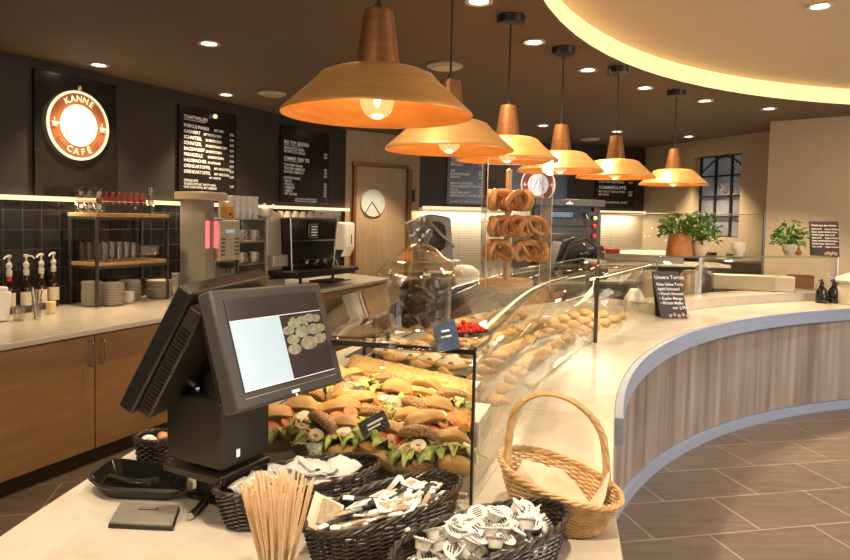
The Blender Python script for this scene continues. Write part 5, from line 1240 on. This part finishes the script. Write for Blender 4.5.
# small bowl behind the till
x,y=atz(153,470,WZ); sb=thing('snack_basket','small round dark basket with wrapped sweets behind the till','basket',(x-.005,y+.03,WZ+.001),0)
wicker(sb,.055,.055,.085,'wicker_black',flare=1.3,rows=12,stakes=24,rim=.005,ns=96)
for i,(dx,dy,mt) in enumerate(((-.02,.0,'paper'),(.02,.01,'ham'),(0,-.02,'candle'),(.01,.03,'pretzel'))):
    b=MB(); b.blob((0,0,0),(.018,.012,.009),amp=.05,seed=i); tag(b.build('wrapped_sweet',mt,loc=(x-.005+dx,y+.03+dy,WZ+.082),rz=i),('white','pinkish','yellow','brown')[i]+' wrapped sweet in the small basket behind the till','sweet')
b=MB(); b.lathe([(.04,0),(.05,.066),(.001,.070)],20); tag(b.build('basket_filling','choc',loc=(x-.005,y+.03,WZ+.006)),'dark wrapped sweets filling the small basket behind the till','sweets',kind='stuff')
# black stand with round base behind the slabs
x,y=atz(380,358,1.0); st=thing('counter_stand','black stand with two posts and round foot at the staff side','stand',(x-.06,y+.06,WZ+.012),0)
b=MB(); b.lathe([(.07,0),(.07,.01),(.001,.012)],28); b.build('foot','black_plastic',st); 
for dx in (-.018,.026): b=MB(); b.tube([(dx,0,.01),(dx,0,.25)],.009,10); b.build('post','black_plastic',st)
# ================================================================== CHALK SIGN & RIGHT SIDE
A=Vector(atz(661,318.5,WZ)); B=Vector(atz(688,318.5,WZ)); cS=(A+B)/2; ws=(B-A).length; hs=aty(672,272,cS.y)[2]-WZ
sg3=thing('table_sign','leaning black chalk sign on the curved counter top','sign',(cS.x,cS.y,WZ+.001),math.atan2((B-A).y,(B-A).x))
sh_=-.10*hs
Tsh=Matrix(((1,0,-.20,0),(0,1,.12,0),(0,0,1,0),(0,0,0,1)))
b=MB(); b.box((0,.0,hs/2),(ws,.008,hs),T=Tsh); b.build('sign_board','chalk_board',sg3,smooth=0)
b=MB(); b.box((0,.10,hs*.45),(ws*.9,.006,hs*.92),rx=.42*0+.0,T=Matrix(((1,0,-.20,0),(0,1,-.10,0),(0,0,1,0),(0,0,0,1)))); b.build('rear_board','chalk_board',sg3,smooth=0)
b=MB(); T=Tsh@Matrix.Translation((0,-.0055,0))@STAND
textmesh([('Unsere Torten',-ws*.45,hs*.84,.040,'LEFT',0,.0006)]+[(a,-ws*.42,hs*(.70-.10*k),.030,'LEFT',0,.0006) for k,a in enumerate(('Käse Sahne Torte','Apfel Schmand','• Kirsch Streusel','• Zupfer Mango','• Pfirsich Melba'))]+[('nur 2,95€',0,hs*.20,.032,'LEFT',0,.0006)],T,b)
b.build('lettering','text',sg3,smooth=0)
b=MB()
for i in range(5): b.lathe([(.0001,0),(.014,0)],10,T=T@Matrix.Translation((-.03+.035*i,hs*.06+.008*(i%2),.0005)))
b.build('painted_flowers','pink',sg3,smooth=0)
def plant(name,label,u,v,hpx,wpx,pot,zz,nl=90,potmat='soap',Yadd=.08,trail=0):
    p=atz(u,v,zz); s=1+Yadd/p[1]; p=(p[0]*s,p[1]*s); k=p[1]/680; t=thing(name,label,'plant',(p[0],p[1],zz+.005),0)
    ph=pot[1]*k; pw=pot[0]*k/2; b=MB()
    if pot[2]=='cone': b.lathe([(pw*1.0,0),(pw*.80,ph),(pw*.7,ph),(pw*.7,ph*.9),(.001,ph*.9)],20)
    else: b.lathe([(pw*.5,0),(pw*.55,ph*.08),(pw*.9,ph*.4),(pw,ph*.8),(pw*.95,ph),(pw*.85,ph),(.001,ph*.9)],24)
    b.build('pot',potmat,t)
    b=MB(); rnd=random.Random(int(u)); H=hpx*k; W_=wpx*k/2
    for i in range(nl):
        a=rnd.random()*6.28; r_=W_*math.sqrt(rnd.random()); z=ph*.8+H*rnd.uniform(.12,1)*(1-.5*(r_/W_)**2); c_=Vector((r_*math.cos(a),r_*math.sin(a)*.8,z)); l_=rnd.uniform(.8,1.25)*max(.03,W_*.30)
        Tm=Matrix.Translation(c_)@Euler((rnd.uniform(-.9,.9),rnd.uniform(-.9,.9),a)).to_matrix().to_4x4()
        b.add([(0,0,0),(l_*.35,-l_*.28,.01),(l_*.8,-l_*.2,.008),(l_*1.1,0,-.012),(l_*.8,l_*.2,.008),(l_*.35,l_*.28,.01),(l_*.5,0,0)],[(0,1,6),(1,2,6),(2,3,6),(3,4,6),(4,5,6),(5,0,6)],Tm)
        if i%3==0: b.tube([(0,0,ph*.8),(c_.x*.5,c_.y*.5,(ph*.8+z)/2+.01),tuple(c_)],.002,4)
    b.build('foliage','leaf',t,smooth=60)
    return t
plant('potted_plant','leafy plant in a terracotta pot behind the chalk sign',679,257,28,36,(26,23,'cone'),zz,200,'terracotta')
plant('potted_plant','bushy plant in a pale pink bowl, right of the terracotta pot',699,257,34,34,(20,15,'bowl'),zz,190,'pink')
plant('potted_plant','fresh green plant in a white pot beside the menu card by the pillar',789,256,26,30,(14,11,'bowl'),zz,190,'soap')
x,y=atz(738,257,zz); b=MB(); k=y/680*1.01
b.lathe([(4.5*k,0),(4.2*k,.012),(6.2*k,5*k),(6.8*k,9*k),(6.5*k,14*k),(6.1*k,14*k),(6.0*k,9*k),(.001,3*k)],24,capt=False); tag(b.build('white_vase','soap',loc=(x*1.012,y*1.012,zz+.005)),'empty white bowl vase on the glass shelf below the window','vase')
x,y=atz(798,256,zz); b=MB(); b.blob((0,0,.03),(.035,.03,.03),amp=.08,seed=3); b.blob((0,0,.07),(.022,.02,.022),amp=.08,seed=5); tag(b.build('clay_figure','terracotta',loc=(x*1.01,y*1.01,zz+.002)),'small clay coloured ornament beside the white potted plant','ornament')
a_=atz(811,257,zz); c_=atz(838,257,zz); cS=((a_[0]+c_[0])/2*1.01,(a_[1]+c_[1])/2*1.01); ws=26/680*cS[1]; hs=aty(825,222,cS[1])[2]-zz
mc=thing('menu_card','framed dark menu card leaning beside the plant by the pillar','menu card',(*cS,zz+.006),-.35)
Tm=Matrix(((1,0,-.06,0),(0,1,.1,0),(0,0,1,0),(0,0,0,1)))
b=MB(); b.box((0,0,hs/2),(ws,.01,hs),T=Tm); b.build('card','chalk_board',mc,smooth=0)
b=MB(); T=Tm@Matrix.Translation((0,-.0065,0))@STAND
textmesh([('Frisch aus der Küche',-ws*.42,hs*.86,.026,'LEFT',0,.0006)]+[(('Salat mit Ei','Suppe mit Brot','Nudeln Pesto')[k%3],(-.42+.45*(k//7))*ws,hs*(.76-.085*(k%7)),.020,'LEFT',0,.0005) for k in range(14)],T,b); b.build('lettering','text',mc,smooth=0)
b=MB()
for i in range(5): b.lathe([(.0001,0),(.016,0)],10,T=T@Matrix.Translation((.01+.022*i,hs*.07+.008*(i%2),.0005)))
b.build('painted_flowers','pink',mc,smooth=0)
b=MB(); b.box((0,.05,hs*.35),(ws*.2,.006,hs*.7),rx=.2); b.build('easel_leg','dark_brown',mc)
# pepper mills / black bottles at right
for i,(u,lab_) in enumerate(((821,'black bottle with pump, left of the pair on the counter'),(833,'black bottle with pump, right of the pair on the counter'))):
    x,y=atz(u,303,WZ); k=y/680; t=thing('black_bottle',lab_,'bottle',(x,y,WZ+.001),0); b=MB(); b.lathe([(5.0*k,0),(5.2*k,.01),(5.2*k,12*k),(2*k,17*k),(1.6*k,19*k)],20); b.build('bottle_body','black_gloss',t)
    b=MB(); b.lathe([(2*k,19*k),(2*k,21*k),(.8*k,22*k),(.8*k,24*k),(.001,24.2*k)],14); b.tube([(0,0,23*k),(-3*k,-1*k,23*k),(-4*k,-1*k,22*k)],.006,6); b.build('pump','black_plastic',t)
# soup kettle at the right edge
x,y=atz(860,305,WZ); k=y/680; t=thing('soup_kettle','large cream lidded soup kettle at the right edge of the counter','soup kettle',(x,y+.05,WZ+.001),0)
b=MB(); b.lathe([(17*k,0),(18*k,2*k),(18.5*k,20*k),(18*k,22*k)],36); b.build('kettle_body','soap',t)
b=MB(); b.lathe([(20*k,22*k),(20.5*k,24*k),(19*k,27*k),(10*k,31*k),(3*k,32*k),(3*k,35*k),(.001,36*k)],36); b.build('lid','soap',t)
b=MB(); b.tube([(-8*k,-17.5*k,9*k),(-5*k,-18.8*k,12*k),(-2*k,-19*k,8*k),(1*k,-19*k,12*k),(4*k,-18.8*k,8*k)],.006,6); b.build('ornament','dark_steel',t)
# trays and boxes behind the third module
def blk(name,label,cat,u,v,w,d,h,mt,z=WZ+.0865,rz=-.3,bev=.01):
    x,y=atz(u,v,z); k=y/680; b=MB(); b.box((0,0,h*k/2),(w*k,d*k,h*k)); o=b.build(name,mt,loc=(x,y,z+.001),rz=rz,bevel=bev); return tag(o,label,cat)
blk('bread_box','long pale box on the raised base behind the module glass','box',752,290,74,16,15,'beige_metal')
blk('brown_box','dark brown box right of the long pale box','box',800,288,22,14,13,'copper_neck')
blk('red_label','flat red label on the counter edge left of the pale box','label',734,300,14,5,1.5,'red',z=WZ,bev=.001)
blk('red_label','flat red label on the counter edge near the black bottles','label',806,298,10,5,1.5,'red',z=WZ,bev=.001)
# tall cream canister beside the sign
x,y=atz(702,304,WZ); k=y/680; t=thing('milk_canister','cream canister with yellow scoop behind the chalk sign','canister',(x*1.04-.12,y*1.04,WZ+.001),0)
b=MB(); b.lathe([(10*k,0),(10.5*k,2*k),(10.5*k,26*k),(8*k,31*k),(5*k,32*k),(.001,32*k)],28); b.build('canister_body','beige_metal',t); b=MB(); b.tube([(3*k,0,31*k),(13*k,0,40*k)],[1.5*k,2*k],8); b.build('scoop','brass',t)
# bright blue-white reflection left of sign, modelled as a solid white lump
x,y=atz(645,312,WZ); k=y/680; b=MB(); b.blob((0,0,10*k),(9*k,7*k,11*k),amp=.12,seed=6,n=24,m=14,flat=-.9); tag(b.build('reflection_lump','paper',loc=(x-.02,y+.22,WZ+.003)),'white crumpled lump standing for a bright reflection inside the low glass module','reflection')
# ================================================================== LAMPS
LD=[(377,116,189),(449,151,128),(507,161,101),(560,172,86),(615,178,77),(673,185,66)]
LDIA=.58; R0=LDIA/2
prof_o=[(R0,.0),(R0*1.0,.007),(R0*.97,.015),(R0*.64,.103),(R0*.59,.120),(R0*.50,.131),(R0*.37,.136),(.066,.139)]
pt=thing('pendant_lamp','x','pendant lamp')
b=MB(); b.lathe(prof_o,64,capb=False,capt=False); b.build('shade','copper',pt,smooth=50)
b=MB(); b.lathe([(R0-.001,.0),(R0*.96,.013),(R0*.63,.099),(R0*.58,.115),(R0*.49,.126),(R0*.36,.131),(.03,.133)],64,capb=False,capt=False); b.build('shade_lining','copper_in',pt,smooth=50)
b=MB(); b.lathe([(.070,.131),(.068,.145),(.046,.300),(.043,.313),(.001,.315)],32); b.build('neck','copper_neck',pt)
b=MB(); b.tube([(0,0,.313),(0,0,.336)],.012,10); b.build('cord_grip','black_plastic',pt)
b=MB(); b.blob((0,0,.045),(.052,.052,.055),n=28,m=18); bulb=b.build('bulb','bulb_glass',pt)
b=MB(); b.blob((0,0,.05),(.010,.010,.014),n=10,m=8); b.build('filament','filament',bulb)
b=MB(); b.lathe([(.02,.095),(.022,.131)],16); b.build('socket','brass',pt)
labs=('largest copper pendant lamp, nearest the camera','second copper pendant lamp from the camera, half behind the largest','third copper pendant lamp, above the pretzel stand','fourth copper pendant lamp in the curved row','fifth copper pendant lamp, above the black slicer and oven','sixth and farthest copper pendant lamp, before the window')
for i,((u,v,w),lb) in enumerate(zip(LD,labs)):
    x,y,z=aty(u,v,F*LDIA/w); o=place(0,pt,(x,y,z),(0,0,i*.7),lb,'copper pendant lamps')
    b=MB(); cl=CZ-z
    b.tube([(0,0,.326),(0,0,cl-.045)],.005,8); b.build('cord','black_plastic',o)
    b=MB(); b.lathe([(.02,cl-.05),(.075,cl-.045),(.078,cl-.001)],28); b.build('ceiling_rose','black_plastic',o)
    li=bpy.data.lights.new('bulb_light','POINT'); li.energy=3.6; li.color=(1,.66,.32); li.shadow_soft_size=.05; lo=bpy.data.objects.new('bulb_light',li); COL.objects.link(lo); lo.location=(x,y,z+.045-.07)
DLS=[(209,42.5),(99,64),(226,94),(534,41),(588,69),(645,87),(705,100),(769,108),(479,0),(543,125),(617,131),(689,136)]
def area(loc,target,e,col,sx,sy=None,spread=None):
    a=bpy.data.lights.new('l','AREA'); a.energy=e; a.color=col; a.size=sx
    if sy: a.shape='RECTANGLE'; a.size_y=sy
    if spread: a.spread=spread
    o=bpy.data.objects.new('room_light',a); COL.objects.link(o); o.location=loc; o.rotation_euler=(Vector(target)-Vector(loc)).to_track_quat('-Z','Y').to_euler(); return o
dlp=thing('downlight','x','ceiling light')
b=MB(); b.lathe([(.050,-.001),(.072,-.001),(.075,-.012),(.052,-.010),(.048,-.002)],32,capb=False,capt=False); b.build('trim_ring','soap',dlp)
b=MB(); b.lathe([(.049,-.004),(.001,-.004)],28,capb=False); b.build('lens','lamp_lit',dlp)
wh_l=['above the left menu board, nearer','above the KANNE CAFÉ wall sign','above the first tall menu board','nearest the curved ceiling edge','second along the curved ceiling edge','third along the curved ceiling edge','fourth along the curved ceiling edge','at the pillar end of the curved edge','at the top edge of the view','over the deck oven','over the menu board by the oven','over the window wall']
for k_,(u,v) in enumerate(DLS):
    x,y=atz(u,v,CZ); place(0,dlp,(x,y,CZ-.001),(0,0,0),'round recessed ceiling downlight '+wh_l[k_],'recessed downlights')
    li=bpy.data.lights.new('spot','SPOT'); li.energy=(95,80,110,95,95,95,95,200,95,170,190,230)[k_]; li.color=(1,.73,.44); li.spot_size=R(95); li.spot_blend=.7; li.shadow_soft_size=.05
    lo=bpy.data.objects.new('downlight_spot',li); COL.objects.link(lo); lo.location=(x,y,CZ-.03)
# added unseen downlights, put in to brighten the near worktop
for k_,(x,y) in enumerate(((.1,.75),(-.2,2.6),(.9,2.0),(-1.15,1.5))):
    place(0,dlp,(x,y,CZ-.001),(0,0,0),'added unseen downlight above the near worktop, '+('over the camera','behind the nearest lamp','beside the cove near the willow basket','over the staff edge of the near worktop')[k_],'recessed downlights')
    li=bpy.data.lights.new('spot','SPOT'); li.energy=(115,55,20,80)[k_]; li.color=(1,.78,.54); li.spot_size=R(100); li.spot_blend=.7; li.shadow_soft_size=.05
    lo=bpy.data.objects.new('downlight_spot',li); COL.objects.link(lo); lo.location=(x,y,CZ-.03)
b0=thing('downlight','recessed downlight in the raised cream ceiling, nearest the top right','ceiling light',(*atz(820,5,CZ+.17),CZ+.169)); 
for c in kids(dlp): dup(c,parent=b0)
for (x,y) in ((atz(820,5,CZ+.17)),(3.6,4.6),(2.4,2.6),(4.6,1.6)):  # last three spots are added, put in to lighten the shop floor
    li=bpy.data.lights.new('spot','SPOT'); li.energy=35 if x<3 and y<3 else 75; li.color=(1,.84,.66); li.spot_size=R(110); li.spot_blend=.8; li.shadow_soft_size=.08
    lo=bpy.data.objects.new('downlight_spot',li); COL.objects.link(lo); lo.location=(x,y,CZ+.14)
for k_,(x,y) in enumerate(((3.6,4.6),(2.4,2.6),(4.6,1.6))):
    b1=thing('downlight','recessed downlight in the raised cream ceiling, '+('over the middle of the curved front','nearest the willow basket','over the middle of the shop floor')[k_],'ceiling light',(x,y,CZ+.169))
    for c in kids(dlp): dup(c,parent=b1)
for k_,(u,v) in enumerate(((272,92),(445,64),(590,138))):
    x,y=atz(u,v,CZ); t=thing('ceiling_speaker',('round ceiling speaker above the second menu board','round ceiling speaker above the second pendant lamp','round ceiling vent above the deck oven')[k_],'ceiling speaker',(x,y,CZ-.001))
    b=MB(); b.lathe([(.10,0),(.13,-.002),(.135,-.02),(.11,-.03),(.10,-.012)],36,capb=False,capt=False); b.build('ring','beige_metal',t); b=MB(); b.lathe([(.10,-.035),(.105,-.03),(.001,-.028)],32); b.build('grille','beige_metal',t); b=MB(); b.tube([(0,0,-.03),(0,0,-.001)],.03,8); b.build('stem','dark_steel',t)
li=bpy.data.lights.new('spot','SPOT'); li.energy=140; li.color=(1,.76,.48); li.spot_size=R(80); li.spot_blend=.5; li.shadow_soft_size=.04
lo=bpy.data.objects.new('downlight_spot',li); COL.objects.link(lo); lo.location=(-.42,8.75,CZ-.03)
place(0,dlp,(-.42,8.75,CZ-.001),(0,0,0),'round recessed downlight just before the oak door','recessed downlights')
# customers' side: added unseen area fills for floor and cream ceiling, and cool daylight from the shop front
area((5.0,1.6,CZ+.10),(5.0,1.6,0),205,(1,.84,.66),3.0)
area((8.5,-1.8,2.0),(2.5,5,.6),150,(.70,.82,1),3.0,1.8)
area((5.0,2.0,1.2),(5.0,2.0,3),26,(1,.84,.66),3.0)
area((-1.0,.2,2.6),(-1.2,3.5,.8),22,(1,.80,.55),1.2)
def strip(loc,rz,tilt,e,col,sx,sy):
    o=area(loc,(loc[0],loc[1],0),e,col,sx,sy); o.rotation_euler=(tilt,0,rz); return o
strip(BP(.9,.10,1.77),BA,-.12,15,(1,.80,.54),1.9,.04)
strip(BP(2.75,.10,1.77),BA,-.12,10,(1,.80,.54),1.2,.04)
strip(L(2.5,OW-.10,LEDGE-.03),RL,-.25,15,(1,.78,.5),4.5,.04)
# light inside the display case
nv=Vector((-ed.y,ed.x)); nv=nv if nv.y>0 else -nv
c=frame_pt(.35,.45,GZ-.02); area(c,(c[0],c[1],0),2.5,(1,.78,.46),.5,.5)
k=22; c=((gt[k][0]+back[k][0])/2,(gt[k][1]+back[k][1])/2); area((*c,GZ-.02),(*c,0),9,(1,.80,.5),.4,1.0)
c=((p0[0]+q1[0])/2,(p0[1]+q1[1])/2); area((*c,GZ-.02),(*c,0),5,(1,.82,.55),.5,.8)
# world and view
w=bpy.data.worlds.new('world'); sc.world=w; w.use_nodes=True; bg=w.node_tree.nodes['Background']; bg.inputs[0].default_value=(1,.80,.60,1); bg.inputs[1].default_value=.26
vs_=sc.view_settings; vs_.view_transform='Standard'; vs_.look='None'; vs_.gamma=1; vs_.exposure=.28; vs_.use_curve_mapping=False
sc.cycles.transparent_max_bounces=28; sc.cycles.max_bounces=8; sc.cycles.caustics_reflective=False; sc.cycles.caustics_refractive=False; sc.cycles.sample_clamp_indirect=4
for o in list(COL.objects):
    if '_used' in o: del o['_used']
